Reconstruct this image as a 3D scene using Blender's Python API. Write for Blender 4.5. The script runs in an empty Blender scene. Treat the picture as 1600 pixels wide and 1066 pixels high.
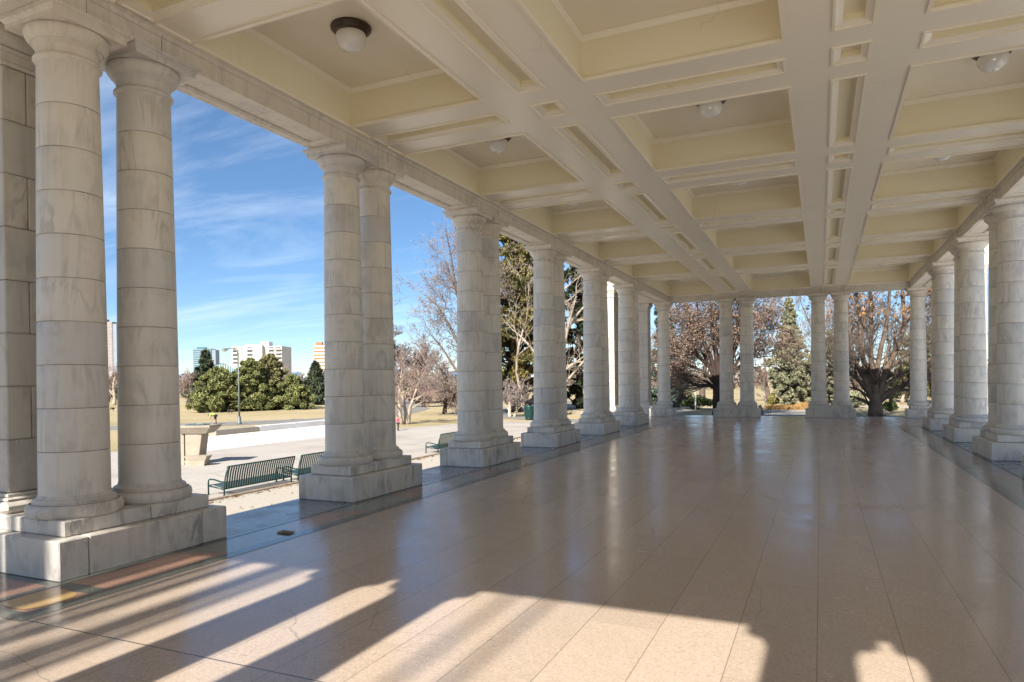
import bpy, math, random
from mathutils import Vector, Matrix

C = bpy.context.scene.collection
R = math.radians
SC = bpy.context.scene

# ------------------------------------------------------------------ helpers
class MB:
    """collects faces for ONE mesh"""
    def __init__(s):
        s.v = []; s.f = []; s.m = []; s.sm = []
    def add(s, vs, fs, mi=0, smooth=False):
        o = len(s.v); s.v.extend(vs)
        for f in fs:
            s.f.append([i + o for i in f]); s.m.append(mi); s.sm.append(smooth)
    def box(s, x0, x1, y0, y1, z0, z1, mi=0):
        v = [(x0,y0,z0),(x1,y0,z0),(x1,y1,z0),(x0,y1,z0),(x0,y0,z1),(x1,y0,z1),(x1,y1,z1),(x0,y1,z1)]
        s.add(v, [(0,3,2,1),(4,5,6,7),(0,1,5,4),(1,2,6,5),(2,3,7,6),(3,0,4,7)], mi)
    def frust(s, x0, x1, y0, y1, z0, z1, dx, dy, mi=0):
        """box whose top is larger by dx, dy on each side"""
        v = [(x0,y0,z0),(x1,y0,z0),(x1,y1,z0),(x0,y1,z0),(x0-dx,y0-dy,z1),(x1+dx,y0-dy,z1),(x1+dx,y1+dy,z1),(x0-dx,y1+dy,z1)]
        s.add(v, [(0,3,2,1),(4,5,6,7),(0,1,5,4),(1,2,6,5),(2,3,7,6),(3,0,4,7)], mi)
    def cbox(s, x0, x1, y0, y1, z0, z1, c=.012, mi=0):
        """box with chamfered edges"""
        vs = []
        X = (x0, x1); Y = (y0, y1); Z = (z0, z1); sg = (1, -1)
        idx = {}
        for i in (0,1):
            for j in (0,1):
                for k in (0,1):
                    for a in range(3):
                        p = [X[i] + sg[i]*c, Y[j] + sg[j]*c, Z[k] + sg[k]*c]
                        p[a] = (X[i], Y[j], Z[k])[a]
                        idx[(i,j,k,a)] = len(vs); vs.append(tuple(p))
        fs = []
        def q(*k): fs.append([idx[t] for t in k])
        q((0,0,0,0),(0,0,1,0),(0,1,1,0),(0,1,0,0)); q((1,0,0,0),(1,1,0,0),(1,1,1,0),(1,0,1,0))
        q((0,0,0,1),(1,0,0,1),(1,0,1,1),(0,0,1,1)); q((0,1,0,1),(0,1,1,1),(1,1,1,1),(1,1,0,1))
        q((0,0,0,2),(0,1,0,2),(1,1,0,2),(1,0,0,2)); q((0,0,1,2),(1,0,1,2),(1,1,1,2),(0,1,1,2))
        for i in (0,1):
            for j in (0,1):
                q((i,j,0,0),(i,j,1,0),(i,j,1,1),(i,j,0,1)); q((i,0,j,0),(i,1,j,0),(i,1,j,2),(i,0,j,2)); q((0,i,j,1),(1,i,j,1),(1,i,j,2),(0,i,j,2))
                for k in (0,1): q((i,j,k,0),(i,j,k,1),(i,j,k,2))
        s.add(vs, fs, mi)
    def lathe(s, prof, cx=0, cy=0, n=40, mi=0, smooth=True, cap=False):
        vs = []
        for r, z in prof:
            for k in range(n):
                a = 2*math.pi*k/n
                vs.append((cx + r*math.cos(a), cy + r*math.sin(a), z))
        fs = []
        for i in range(len(prof)-1):
            for k in range(n):
                k2 = (k+1) % n
                fs.append((i*n+k, i*n+k2, (i+1)*n+k2, (i+1)*n+k))
        if cap:
            fs.append(tuple(range((len(prof)-1)*n, len(prof)*n))); fs.append(tuple(reversed(range(n))))
        s.add(vs, fs, mi, smooth)
    def tube(s, pts, rad, n=6, mi=0, cap=True):
        pts = [Vector(p) for p in pts]
        vs = []; fs = []
        up = Vector((.31, .17, .93)).normalized()
        m = len(pts)
        for i, p in enumerate(pts):
            d = (pts[min(i+1, m-1)] - pts[max(i-1, 0)])
            if d.length < 1e-9: d = Vector((0,0,1))
            d.normalize()
            a = d.cross(up)
            if a.length < .05: a = d.cross(Vector((1,0,0)))
            a.normalize(); b = d.cross(a)
            r = rad[i] if isinstance(rad, (list, tuple)) else rad
            for k in range(n):
                t = 2*math.pi*k/n
                q = p + a*(math.cos(t)*r) + b*(math.sin(t)*r)
                vs.append(tuple(q))
        for i in range(m-1):
            for k in range(n):
                k2 = (k+1) % n
                fs.append((i*n+k, (i+1)*n+k, (i+1)*n+k2, i*n+k2))
        if cap:
            fs.append(tuple(range(n))); fs.append(tuple(reversed(range((m-1)*n, m*n))))
        s.add(vs, fs, mi, n > 4)
    def plate(s, x0, x1, y0, y1, z, holes=(), mi=0, up=False):
        """horizontal sheet with rectangular holes"""
        xs = sorted({x0, x1} | {min(max(h[k], x0), x1) for h in holes for k in (0, 1)})
        ys = sorted({y0, y1} | {min(max(h[k], y0), y1) for h in holes for k in (2, 3)})
        for i in range(len(xs)-1):
            for j in range(len(ys)-1):
                cx = (xs[i]+xs[i+1])/2; cy = (ys[j]+ys[j+1])/2
                if any(h[0] < cx < h[1] and h[2] < cy < h[3] for h in holes): continue
                v = [(xs[i],ys[j],z),(xs[i+1],ys[j],z),(xs[i+1],ys[j+1],z),(xs[i],ys[j+1],z)]
                s.add(v, [(0,1,2,3) if up else (0,3,2,1)], mi)
    def ringwall(s, a, za, b, zb, mi=0):
        """sloped or vertical band joining rectangle a at za with rectangle b at zb"""
        def rc(r, z): return [(r[0],r[2],z),(r[1],r[2],z),(r[1],r[3],z),(r[0],r[3],z)]
        v = rc(a, za) + rc(b, zb)
        s.add(v, [(k, 4+k, 4+(k+1) % 4, (k+1) % 4) for k in range(4)], mi)
    def frame(s, r, w, z0, z1, mi=0):
        """square-section moulding running round the rectangle r, w wide to the inside"""
        x0,x1,y0,y1 = r
        s.box(x0,x1,y0,y0+w,z0,z1,mi); s.box(x0,x1,y1-w,y1,z0,z1,mi)
        s.box(x0,x0+w,y0+w,y1-w,z0,z1,mi); s.box(x1-w,x1,y0+w,y1-w,z0,z1,mi)
    def obj(s, name, mats, parent=None, loc=None):
        me = bpy.data.meshes.new(name)
        me.from_pydata(s.v, [], s.f)
        for mt in (mats if isinstance(mats, (list, tuple)) else [mats]): me.materials.append(mt)
        me.polygons.foreach_set('material_index', s.m)
        me.polygons.foreach_set('use_smooth', s.sm)
        me.update()
        o = bpy.data.objects.new(name, me); C.objects.link(o)
        if parent: o.parent = parent
        if loc: o.location = loc
        return o

def tag(o, label=None, cat=None, group=None, kind=None):
    if label: o['label'] = label
    if cat: o['category'] = cat
    if group: o['group'] = group
    if kind: o['kind'] = kind
    return o
def thing(name, label, cat, loc=(0,0,0), rz=0, group=None):
    o = bpy.data.objects.new(name, None); C.objects.link(o)
    o.location = loc; o.rotation_euler = (0,0,rz); o.empty_display_size = .3
    return tag(o, label, cat, group)
def kids(o): return [c for c in bpy.data.objects if c.parent == o]
def dup(o, parent=None, loc=None, rz=None, sc=None, label=None):
    c = o.copy(); C.objects.link(c); c.parent = parent
    if loc is not None: c.location = loc
    if rz is not None: c.rotation_euler = (0,0,rz)
    if sc is not None: c.scale = (sc,)*3 if not isinstance(sc, tuple) else sc
    if label: c['label'] = label
    for k in kids(o): dup(k, c)
    return c

# ------------------------------------------------------------------ materials
def nt(name):
    m = bpy.data.materials.new(name); m.use_nodes = True
    t = m.node_tree; n = t.nodes; b = n['Principled BSDF']
    return m, t, n, b
def N(n, typ, **kw):
    o = n.new(typ)
    for k, v in kw.items():
        if k.startswith('i_'):
            key = k[2:]; key = int(key) if key.isdigit() else key.replace('_', ' ')
            o.inputs[key].default_value = v
        else: setattr(o, k, v)
    return o
def ramp(n, stops):
    r = n.new('ShaderNodeValToRGB'); e = r.color_ramp.elements
    while len(e) > 1: e.remove(e[-1])
    e[0].position = stops[0][0]; e[0].color = (*stops[0][1], 1)
    for p, c in stops[1:]:
        x = e.new(p); x.color = (*c, 1)
    return r
def mixc(t, n, fac, a, b, mode='MIX'):
    m = n.new('ShaderNodeMix'); m.data_type = 'RGBA'; m.blend_type = mode
    for sock, val in ((m.inputs[0], fac), (m.inputs[6], a), (m.inputs[7], b)):
        if hasattr(val, 'is_linked') or hasattr(val, 'links'): t.links.new(val, sock)
        elif isinstance(val, tuple): sock.default_value = (*val, 1)
        else: sock.default_value = val
    return m.outputs[2]
def mth(t, n, op, a, b=None):
    m = n.new('ShaderNodeMath'); m.operation = op
    for k, val in enumerate((a, b)):
        if val is None: continue
        if hasattr(val, 'links'): t.links.new(val, m.inputs[k])
        else: m.inputs[k].default_value = val
    return m.outputs[0]
def simple(name, c1, c2=None, scale=3, rough=.6, bump=0, detail=5, spec=.5, island=0, metal=0, bscale=None, coord='Object'):
    m, t, n, b = nt(name)
    c2 = c2 or tuple(x*.85 for x in c1)
    tc = n.new('ShaderNodeTexCoord')
    nz = N(n, 'ShaderNodeTexNoise', i_Scale=scale, i_Detail=detail, i_Roughness=.6)
    t.links.new(tc.outputs[coord], nz.inputs['Vector'])
    r = ramp(n, [(.3, c1), (.7, c2)]); t.links.new(nz.outputs[0], r.inputs[0])
    col = r.outputs[0]
    if island:
        g = n.new('ShaderNodeNewGeometry')
        v = mth(t, n, 'MULTIPLY_ADD', g.outputs['Random Per Island'], island); v.node.inputs[2].default_value = 1 - island/2
        h = n.new('ShaderNodeHueSaturation'); t.links.new(v, h.inputs['Value']); t.links.new(col, h.inputs['Color']); col = h.outputs[0]
    t.links.new(col, b.inputs['Base Color'])
    b.inputs['Roughness'].default_value = rough; b.inputs['Specular IOR Level'].default_value = spec; b.inputs['Metallic'].default_value = metal
    if bump:
        n2 = N(n, 'ShaderNodeTexNoise', i_Scale=bscale or scale*6, i_Detail=6); t.links.new(tc.outputs[coord], n2.inputs['Vector'])
        bp = N(n, 'ShaderNodeBump', i_Strength=bump, i_Distance=.02); t.links.new(n2.outputs[0], bp.inputs['Height']); t.links.new(bp.outputs[0], b.inputs['Normal'])
    return m

def marble(name, course=.529, z0=.91, base=(.74,.695,.615), cold=(.50,.505,.515), flat=False, vs=.44, ss=.36):
    m, t, n, b = nt(name)
    tc = n.new('ShaderNodeTexCoord'); oi = n.new('ShaderNodeObjectInfo')
    sep = n.new('ShaderNodeSeparateXYZ'); t.links.new(tc.outputs['Object'], sep.inputs[0])
    k = mth(t, n, 'FLOOR', mth(t, n, 'DIVIDE', mth(t, n, 'SUBTRACT', sep.outputs[2], z0), course))
    if flat:
        g = n.new('ShaderNodeNewGeometry'); k = mth(t, n, 'MULTIPLY', g.outputs['Random Per Island'], 97)
    wn = N(n, 'ShaderNodeTexWhiteNoise', noise_dimensions='2D')
    cv = n.new('ShaderNodeCombineXYZ'); t.links.new(k, cv.inputs[0]); t.links.new(mth(t, n, 'MULTIPLY', oi.outputs['Random'], 31.7), cv.inputs[1])
    t.links.new(cv.outputs[0], wn.inputs['Vector'])
    # per-block offset of the pattern
    va = N(n, 'ShaderNodeVectorMath', operation='MULTIPLY_ADD'); va.inputs[1].default_value = (23, 17, 29)
    t.links.new(wn.outputs['Color'], va.inputs[0]); t.links.new(tc.outputs['Object'], va.inputs[2])
    mp = N(n, 'ShaderNodeMapping'); mp.inputs['Rotation'].default_value = (.5, .75, .3); mp.inputs['Scale'].default_value = (1.5, 1.0, .28)
    t.links.new(va.outputs[0], mp.inputs['Vector'])
    nv = N(n, 'ShaderNodeTexNoise', i_Scale=2.3, i_Detail=9, i_Roughness=.62, i_Distortion=1.1); t.links.new(mp.outputs[0], nv.inputs['Vector'])
    vein = ramp(n, [(.44, (0,0,0)), (.495, (1,1,1)), (.515, (1,1,1)), (.57, (0,0,0))]); t.links.new(nv.outputs[0], vein.inputs[0])
    msk = N(n, 'ShaderNodeTexNoise', i_Scale=1.6, i_Detail=3); t.links.new(va.outputs[0], msk.inputs['Vector'])
    mr = ramp(n, [(.42, (0,0,0)), (.68, (1,1,1))]); t.links.new(msk.outputs[0], mr.inputs[0])
    vf = mth(t, n, 'MULTIPLY', mth(t, n, 'MULTIPLY', vein.outputs[0], mr.outputs[0]), vs)
    cl = N(n, 'ShaderNodeTexNoise', i_Scale=.9, i_Detail=6, i_Roughness=.65); t.links.new(mp.outputs[0], cl.inputs['Vector'])
    cr = ramp(n, [(.35, base), (.7, tuple(x*.92 for x in base))]); t.links.new(cl.outputs[0], cr.inputs[0])
    gr = ramp(n, [(.0, (0,0,0)), (.5, (.05,.05,.05)), (.8, (.15,.15,.15)), (.93, (.45,.45,.45)), (1, (.68,.68,.68))]); t.links.new(wn.outputs['Value'], gr.inputs[0])
    col = mixc(t, n, gr.outputs[0], cr.outputs[0], cold)
    col = mixc(t, n, vf, col, (.26,.25,.25))
    # rain streaks
    ms = N(n, 'ShaderNodeMapping'); ms.inputs['Scale'].default_value = (9, 9, .35); t.links.new(va.outputs[0], ms.inputs['Vector'])
    ns_ = N(n, 'ShaderNodeTexNoise', i_Scale=1.0, i_Detail=5); t.links.new(ms.outputs[0], ns_.inputs['Vector'])
    rs_ = ramp(n, [(.52, (0,0,0)), (.72, (.22,.22,.22))]); t.links.new(ns_.outputs[0], rs_.inputs[0])
    col = mixc(t, n, rs_.outputs[0], col, (.33,.29,.23))
    # brown weather stains
    st = N(n, 'ShaderNodeTexNoise', i_Scale=3.1, i_Detail=8, i_Roughness=.7); t.links.new(va.outputs[0], st.inputs['Vector'])
    sr = ramp(n, [(.55, (0,0,0)), (.75, (ss,ss,ss))]); t.links.new(st.outputs[0], sr.inputs[0])
    col = mixc(t, n, sr.outputs[0], col, (.40,.31,.20))
    t.links.new(col, b.inputs['Base Color'])
    b.inputs['Roughness'].default_value = .5; b.inputs['Specular IOR Level'].default_value = .35
    bn = N(n, 'ShaderNodeTexNoise', i_Scale=40, i_Detail=5); t.links.new(tc.outputs['Object'], bn.inputs['Vector'])
    bp = N(n, 'ShaderNodeBump', i_Strength=.12, i_Distance=.01); t.links.new(bn.outputs[0], bp.inputs['Height']); t.links.new(bp.outputs[0], b.inputs['Normal'])
    return m

def terrazzo(name, base, alt, joints=True, rough=.13):
    m, t, n, b = nt(name)
    tc = n.new('ShaderNodeTexCoord')
    vo = N(n, 'ShaderNodeTexVoronoi', i_Scale=75); t.links.new(tc.outputs['Object'], vo.inputs['Vector'])
    hs = n.new('ShaderNodeSeparateColor'); t.links.new(vo.outputs['Color'], hs.inputs[0])
    cr = ramp(n, [(.0, tuple(x*.70 for x in base)), (.25, tuple(x*.95 for x in base)), (.75, base), (1, tuple(min(1, x*1.2) for x in base))])
    t.links.new(hs.outputs[0], cr.inputs[0])
    big = N(n, 'ShaderNodeTexNoise', i_Scale=.55, i_Detail=7, i_Roughness=.65); t.links.new(tc.outputs['Object'], big.inputs['Vector'])
    br = ramp(n, [(.35, (0,0,0)), (.7, (.65,.65,.65))]); t.links.new(big.outputs[0], br.inputs[0])
    col = mixc(t, n, br.outputs[0], cr.outputs[0], alt)
    sep = n.new('ShaderNodeSeparateXYZ'); t.links.new(tc.outputs['Object'], sep.inputs[0])
    if joints:
        u = mth(t, n, 'DIVIDE', mth(t, n, 'SUBTRACT', sep.outputs[0], 5.94), .645)
        row = mth(t, n, 'FLOOR', u)
        wn = N(n, 'ShaderNodeTexWhiteNoise', noise_dimensions='1D'); t.links.new(row, wn.inputs['W'])
        # slab tint
        v = mth(t, n, 'DIVIDE', sep.outputs[1], 2.6); v = mth(t, n, 'ADD', v, wn.outputs['Value'])
        wn2 = N(n, 'ShaderNodeTexWhiteNoise', noise_dimensions='2D'); cc = n.new('ShaderNodeCombineXYZ'); t.links.new(row, cc.inputs[0]); t.links.new(mth(t, n, 'FLOOR', v), cc.inputs[1]); t.links.new(cc.outputs[0], wn2.inputs['Vector'])
        h = n.new('ShaderNodeHueSaturation'); t.links.new(col, h.inputs['Color'])
        vv = mth(t, n, 'MULTIPLY', wn2.outputs['Value'], .12); vv = mth(t, n, 'ADD', vv, .94); t.links.new(vv, h.inputs['Value']); col = h.outputs[0]
        d = mth(t, n, 'MULTIPLY', mth(t, n, 'PINGPONG', u, .5), .645)      # metres to the nearest joint
        j1 = mth(t, n, 'LESS_THAN', d, .0045)
        dy = mth(t, n, 'MULTIPLY', mth(t, n, 'PINGPONG', v, .5), 2.6)
        j2 = mth(t, n, 'MULTIPLY', mth(t, n, 'LESS_THAN', dy, .004), .22)
        dl = mth(t, n, 'ABSOLUTE', mth(t, n, 'ADD', sep.outputs[1], .92))  # the long cross joint
        j3 = mth(t, n, 'LESS_THAN', dl, .008)
        jf = mth(t, n, 'MAXIMUM', mth(t, n, 'MAXIMUM', mth(t, n, 'MULTIPLY', j1, .52), j2), mth(t, n, 'MULTIPLY', j3, .9))
        col = mixc(t, n, jf, col, (.05,.042,.035))
        # hairline cracks
        ds = N(n, 'ShaderNodeTexNoise', i_Scale=1.3, i_Detail=6); t.links.new(tc.outputs['Object'], ds.inputs['Vector'])
        av = N(n, 'ShaderNodeVectorMath', operation='MULTIPLY_ADD'); av.inputs[1].default_value = (.3,.3,.3); t.links.new(ds.outputs['Color'], av.inputs[0]); t.links.new(tc.outputs['Object'], av.inputs[2])
        ve = N(n, 'ShaderNodeTexVoronoi', feature='DISTANCE_TO_EDGE', i_Scale=.42); t.links.new(av.outputs[0], ve.inputs['Vector'])
        ck = mth(t, n, 'LESS_THAN', ve.outputs['Distance'], .0018)
        cm = N(n, 'ShaderNodeTexNoise', i_Scale=.4, i_Detail=2); t.links.new(tc.outputs['Object'], cm.inputs['Vector'])
        ck = mth(t, n, 'MULTIPLY', mth(t, n, 'MULTIPLY', ck, mth(t, n, 'GREATER_THAN', cm.outputs[0], .5)), .35)
        col = mixc(t, n, ck, col, (.08,.06,.05))
    t.links.new(col, b.inputs['Base Color'])
    rn = N(n, 'ShaderNodeTexNoise', i_Scale=.8, i_Detail=10, i_Roughness=.74, i_Distortion=.8); t.links.new(tc.outputs['Object'], rn.inputs['Vector'])
    rr = N(n, 'ShaderNodeMapRange'); rr.inputs['To Min'].default_value = rough*.6; rr.inputs['To Max'].default_value = rough*1.75
    rr.inputs['From Min'].default_value = .3; rr.inputs['From Max'].default_value = .7
    t.links.new(rn.outputs[0], rr.inputs['Value']); t.links.new(rr.outputs[0], b.inputs['Roughness'])
    b.inputs['Specular IOR Level'].default_value = .75
    mp = N(n, 'ShaderNodeMapping'); mp.inputs['Scale'].default_value = (3.5, 11, 1); t.links.new(tc.outputs['Object'], mp.inputs['Vector'])
    bn = N(n, 'ShaderNodeTexNoise', i_Scale=1.0, i_Detail=4); t.links.new(mp.outputs[0], bn.inputs['Vector'])
    bp = N(n, 'ShaderNodeBump', i_Strength=.055, i_Distance=.03); t.links.new(bn.outputs[0], bp.inputs['Height']); t.links.new(bp.outputs[0], b.inputs['Normal'])
    return m

M = {}
M['shaft'] = marble('column_marble')
M['block'] = marble('block_marble', flat=True, base=(.68,.635,.56), vs=.8, ss=.6)
M['pier'] = marble('pier_marble', flat=True, base=(.60,.55,.465), cold=(.44,.44,.44), vs=.6, ss=.55)
M['trim'] = marble('trim_marble', course=50, z0=-10, base=(.68,.63,.55))
M['mortar'] = simple('mortar', (.46,.39,.31), (.10,.075,.05), 4, .9)
M['slot'] = simple('expansion_joint', (.035,.03,.027), None, 8, .9)
M['floor'] = terrazzo('floor_terrazzo', (.50,.40,.315), (.44,.355,.28), rough=.17)
M['terracotta'] = terrazzo('terracotta_terrazzo', (.37,.215,.15), (.29,.18,.13), False)
M['sage'] = terrazzo('sage_terrazzo', (.26,.265,.215), (.19,.20,.17), False)
M['darkgreen'] = terrazzo('dark_green_terrazzo', (.115,.125,.105), (.09,.10,.085), False)
M['ochre'] = terrazzo('ochre_terrazzo', (.52,.34,.13), (.45,.30,.12), False)
M['bluestone'] = terrazzo('bluestone', (.24,.25,.26), (.20,.21,.22), False, .22)
def paint(name, c1, c2, rough):
    m, t, n, b = nt(name)
    g = n.new('ShaderNodeNewGeometry'); P = g.outputs['Position']
    a = N(n, 'ShaderNodeTexNoise', i_Scale=.55, i_Detail=8, i_Roughness=.62); t.links.new(P, a.inputs['Vector'])
    r = ramp(n, [(.34, c1), (.68, c2)]); t.links.new(a.outputs[0], r.inputs[0])
    # faint water stains with tide marks
    w_ = N(n, 'ShaderNodeTexNoise', i_Scale=1.4, i_Detail=6, i_Roughness=.55, i_Distortion=.6); t.links.new(P, w_.inputs['Vector'])
    wr = ramp(n, [(.55, (0,0,0)), (.66, (.03,.03,.03)), (.8, (.05,.05,.05))]); t.links.new(w_.outputs[0], wr.inputs[0])
    col = mixc(t, n, wr.outputs[0], r.outputs[0], (.50,.38,.22))
    # hairline cracks in the paint
    d = N(n, 'ShaderNodeTexNoise', i_Scale=2.2, i_Detail=5); t.links.new(P, d.inputs['Vector'])
    av = N(n, 'ShaderNodeVectorMath', operation='MULTIPLY_ADD'); av.inputs[1].default_value = (.35,.35,.35); t.links.new(d.outputs['Color'], av.inputs[0]); t.links.new(P, av.inputs[2])
    v = N(n, 'ShaderNodeTexVoronoi', feature='DISTANCE_TO_EDGE', i_Scale=.55); t.links.new(av.outputs[0], v.inputs['Vector'])
    ck = mth(t, n, 'MULTIPLY', mth(t, n, 'MULTIPLY', mth(t, n, 'LESS_THAN', v.outputs['Distance'], .0022), mth(t, n, 'GREATER_THAN', a.outputs[0], .56)), .22)
    col = mixc(t, n, ck, col, (.22,.17,.11))
    t.links.new(col, b.inputs['Base Color'])
    rr = N(n, 'ShaderNodeMapRange'); rr.inputs['To Min'].default_value = rough-.02; rr.inputs['To Max'].default_value = rough+.06; t.links.new(a.outputs[0], rr.inputs['Value']); t.links.new(rr.outputs[0], b.inputs['Roughness'])
    f = N(n, 'ShaderNodeTexNoise', i_Scale=3, i_Detail=4); t.links.new(P, f.inputs['Vector'])
    bp = N(n, 'ShaderNodeBump', i_Strength=.03, i_Distance=.02); t.links.new(f.outputs[0], bp.inputs['Height']); t.links.new(bp.outputs[0], b.inputs['Normal'])
    return m
M['paint'] = paint('cream_paint', (.83,.77,.645), (.81,.745,.615), .27)
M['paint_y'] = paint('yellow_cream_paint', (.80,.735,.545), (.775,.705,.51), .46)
M['bronze'] = simple('bronze', (.035,.022,.012), (.05,.03,.018), 20, .35, spec=.5)
M['opal'] = simple('opal_glass', (.78,.77,.74), (.74,.73,.70), 5, .12, spec=.6)
M['roof'] = simple('roof_gravel', (.35,.33,.30), None, 5, .9)

# ------------------------------------------------------------------ pavilion dimensions (metres)
G = -.55                      # park level; the terrazzo floor is Z = 0
W = 11.9148                   # clear width between plinths
D = 5.4                       # bay
PL = 2.43                     # plinth length
HC = 6.745                    # top of the abacus
CX = W/2
NR, FR = -6.9, 36.33          # centre lines of the near and far rows
XL, XR = -.65, W + .65
COL = .565                    # half the distance between the two columns of a pair
YC = [D*i + PL/2 for i in range(6)]
XE = [CX - 2.43, CX + 2.43]   # pair centres of the end rows
ZB, ZT = 7.1, 7.84            # ceiling beams' underside, coffer top

pav = thing('pavilion', 'white marble colonnaded park pavilion with cream coffered ceiling, seen from within', 'pavilion', (CX, 14.7, 0))
PO = Vector(pav.location)
def part(mb, name, mats, parent=None, origin=None):
    """a part of the pavilion whose mesh is written in world coordinates"""
    o = mb.obj(name, mats, parent or pav)
    o.location = -PO if parent is None else (0,0,0)
    return o

# ---- columns
def col_base():
    b = MB()
    b.lathe([(.50,.65),(.523,.675),(.533,.72),(.53,.755),(.513,.79),(.49,.805)], n=40)
    b.lathe([(.49,.805),(.462,.807)], n=40, mi=1); b.lathe([(.462,.807),(.462,.822),(.448,.824)], n=40)
    b.lathe([(.448,.824),(.455,.835),(.452,.852),(.44,.86),(.418,.868),(.402,.885),(.394,.91)], n=40)
    return b
ZS0, ZS1 = .91, 6.2
def rad(z):
    t = (z-ZS0)/(ZS1-ZS0); return .392 - .056*(t**1.35)
def col_shaft():
    b = MB(); h = (ZS1-ZS0)/10
    for i in range(10):
        a = ZS0+h*i; c = a+h
        pr = [(rad(a)-.003, a+.004), (rad(a), a+.009)] if i else [(rad(a), a)]
        pr += [(rad(a+h*k/4), a+h*k/4) for k in (1,2,3)]
        pr += [(rad(c), c-.009), (rad(c)-.003, c-.004)] if i < 9 else [(rad(c), c)]
        b.lathe(pr, n=44)
        if i < 9:
            b.lathe([(rad(c)-.003, c-.004), (rad(c)-.006, c-.003), (rad(c)-.006, c+.003), (rad(c)-.003, c+.004)], n=44, mi=1, smooth=False)
    return b
def col_capital():
    b = MB()
    b.lathe([(.336,6.2),(.345,6.215),(.362,6.225)], n=44); b.lathe([(.362,6.225),(.374,6.238),(.374,6.258),(.362,6.272)], n=44)
    b.lathe([(.362,6.272),(.344,6.275),(.340,6.30),(.340,6.37),(.352,6.39)], n=44)
    for k in range(3):
        z = 6.39+.016*k; r = .352+.011*k
        b.lathe([(r,z),(r+.008,z+.004),(r+.008,z+.012),(r+.011,z+.016)], n=44, smooth=False)
    b.lathe([(.388,6.438),(.42,6.465),(.447,6.505),(.462,6.55),(.460,6.585),(.44,6.60)], n=44)
    q = .5
    b.frust(-.465,.465,-.465,.465,6.60,6.655,.0,.0); b.frust(-.465,.465,-.465,.465,6.655,6.70,.04,.04); b.box(-.52,.52,-.52,.52,6.70,HC)
    return b
cb, cs, cc = col_base(), col_shaft(), col_capital()
def new_column():
    e = bpy.data.objects.new('column', None); C.objects.link(e); e.parent = pav
    cb.obj('base', [M['trim'], M['mortar']], e); cs.obj('shaft', [M['shaft'], M['mortar']], e); cc.obj('capital', [M['trim']], e)
    return e
col0 = None
def put_column(x, y, rz):
    global col0
    if col0 is None:
        c = col0 = new_column()
    else: c = dup(col0, pav)
    c.location = Vector((x, y, 0)) - PO; c.rotation_euler = (0,0,rz)
rng = random.Random(4)
spots = []
for x in (XL, XR):
    for y in YC: spots += [(x, y-.585), (x, y+.475)]
for y in (NR, FR):
    spots += [(XL, y), (XR, y)]
    for x in XE: spots += [(x-COL, y), (x+COL, y)]
for x, y in spots: put_column(x, y, rng.choice((0, 1, 2, 3))*math.pi/2)

# ---- plinths (two courses of blocks)
def stone_course(b, x0, x1, y0, y1, z0, z1, xs=(), ys=(), g=.005):
    """blocks with open joints round a dark mortar core"""
    X = [x0, *xs, x1]; Y = [y0, *ys, y1]
    for i in range(len(X)-1):
        for j in range(len(Y)-1):
            b.cbox(X[i]+(g if i else 0), X[i+1]-(g if i < len(X)-2 else 0), Y[j]+(g if j else 0), Y[j+1]-(g if j < len(Y)-2 else 0), z0, z1, .014, 0)
    b.box(x0+.015, x1-.015, y0+.015, y1-.015, z0+.02, z1-.02, 1)
def plinth(x0, x1, y0, y1, long_y, seed):
    r = random.Random(seed); b = MB()
    if long_y: xs, ys = (), (y0+.38+r.uniform(-.08,.1), y1-.36+r.uniform(-.1,.08))
    else: xs, ys = ((x0+.36, x1-.36) if x1-x0 > 1.6 else ()), ()
    stone_course(b, x0, x1, y0, y1, 0, .462, xs, ys)
    part(b, 'plinth', [M['block'], M['mortar']]); o = C.objects[-1]
    u = MB(); c = .165
    if long_y: ys2, xs2 = ((y0+y1)/2+r.uniform(-.25,.35),), ()
    else: ys2, xs2 = (), (((x0+x1)/2+r.uniform(-.15,.15),) if x1-x0 > 1.6 else ())
    stone_course(u, x0+c, x1-c, y0+c, y1-c, .466, .65, xs2, ys2)
    return b, u
k = 0
def put_plinth(x0, x1, y0, y1, long_y):
    global k
    k += 1
    r = random.Random(k*7); b = MB()
    big = (y1-y0 if long_y else x1-x0) > 1.6
    cut = (lambda a, c: (a+.38+r.uniform(-.08,.1), c-.36+r.uniform(-.1,.08)) if big else ())
    stone_course(b, x0, x1, y0, y1, 0, .462, () if long_y else cut(x0, x1), cut(y0, y1) if long_y else ())
    o = part(b, 'plinth', [M['block'], M['mortar']])
    u = MB(); c = .165
    cut2 = (lambda a, d: ((a+d)/2+r.uniform(-.25,.3),) if big else ())
    stone_course(u, x0+c, x1-c, y0+c, y1-c, .466, .65, () if long_y else cut2(x0, x1), cut2(y0, y1) if long_y else ())
    part(u, 'upper_course', [M['block'], M['mortar']], parent=o)
for s, x0, x1 in ((-1, -1.3, 0), (1, W, W+1.3)):
    for i, y in enumerate(YC):
        ends = i in (0, 5)
        a, c = (x0-1.05, x1) if s < 0 else (x0, x1+1.05)
        put_plinth(a if ends and s < 0 else x0, c if ends and s > 0 else x1, y-PL/2, y+PL/2, True)
for y in (NR, FR):
    for x in XE: put_plinth(x-1.24, x+1.24, y-.65, y+.65, False)
    put_plinth(-2.55, -.08, y-.65, y+.65, False); put_plinth(W+.08, W+2.55, y-.65, y+.65, False)

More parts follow.
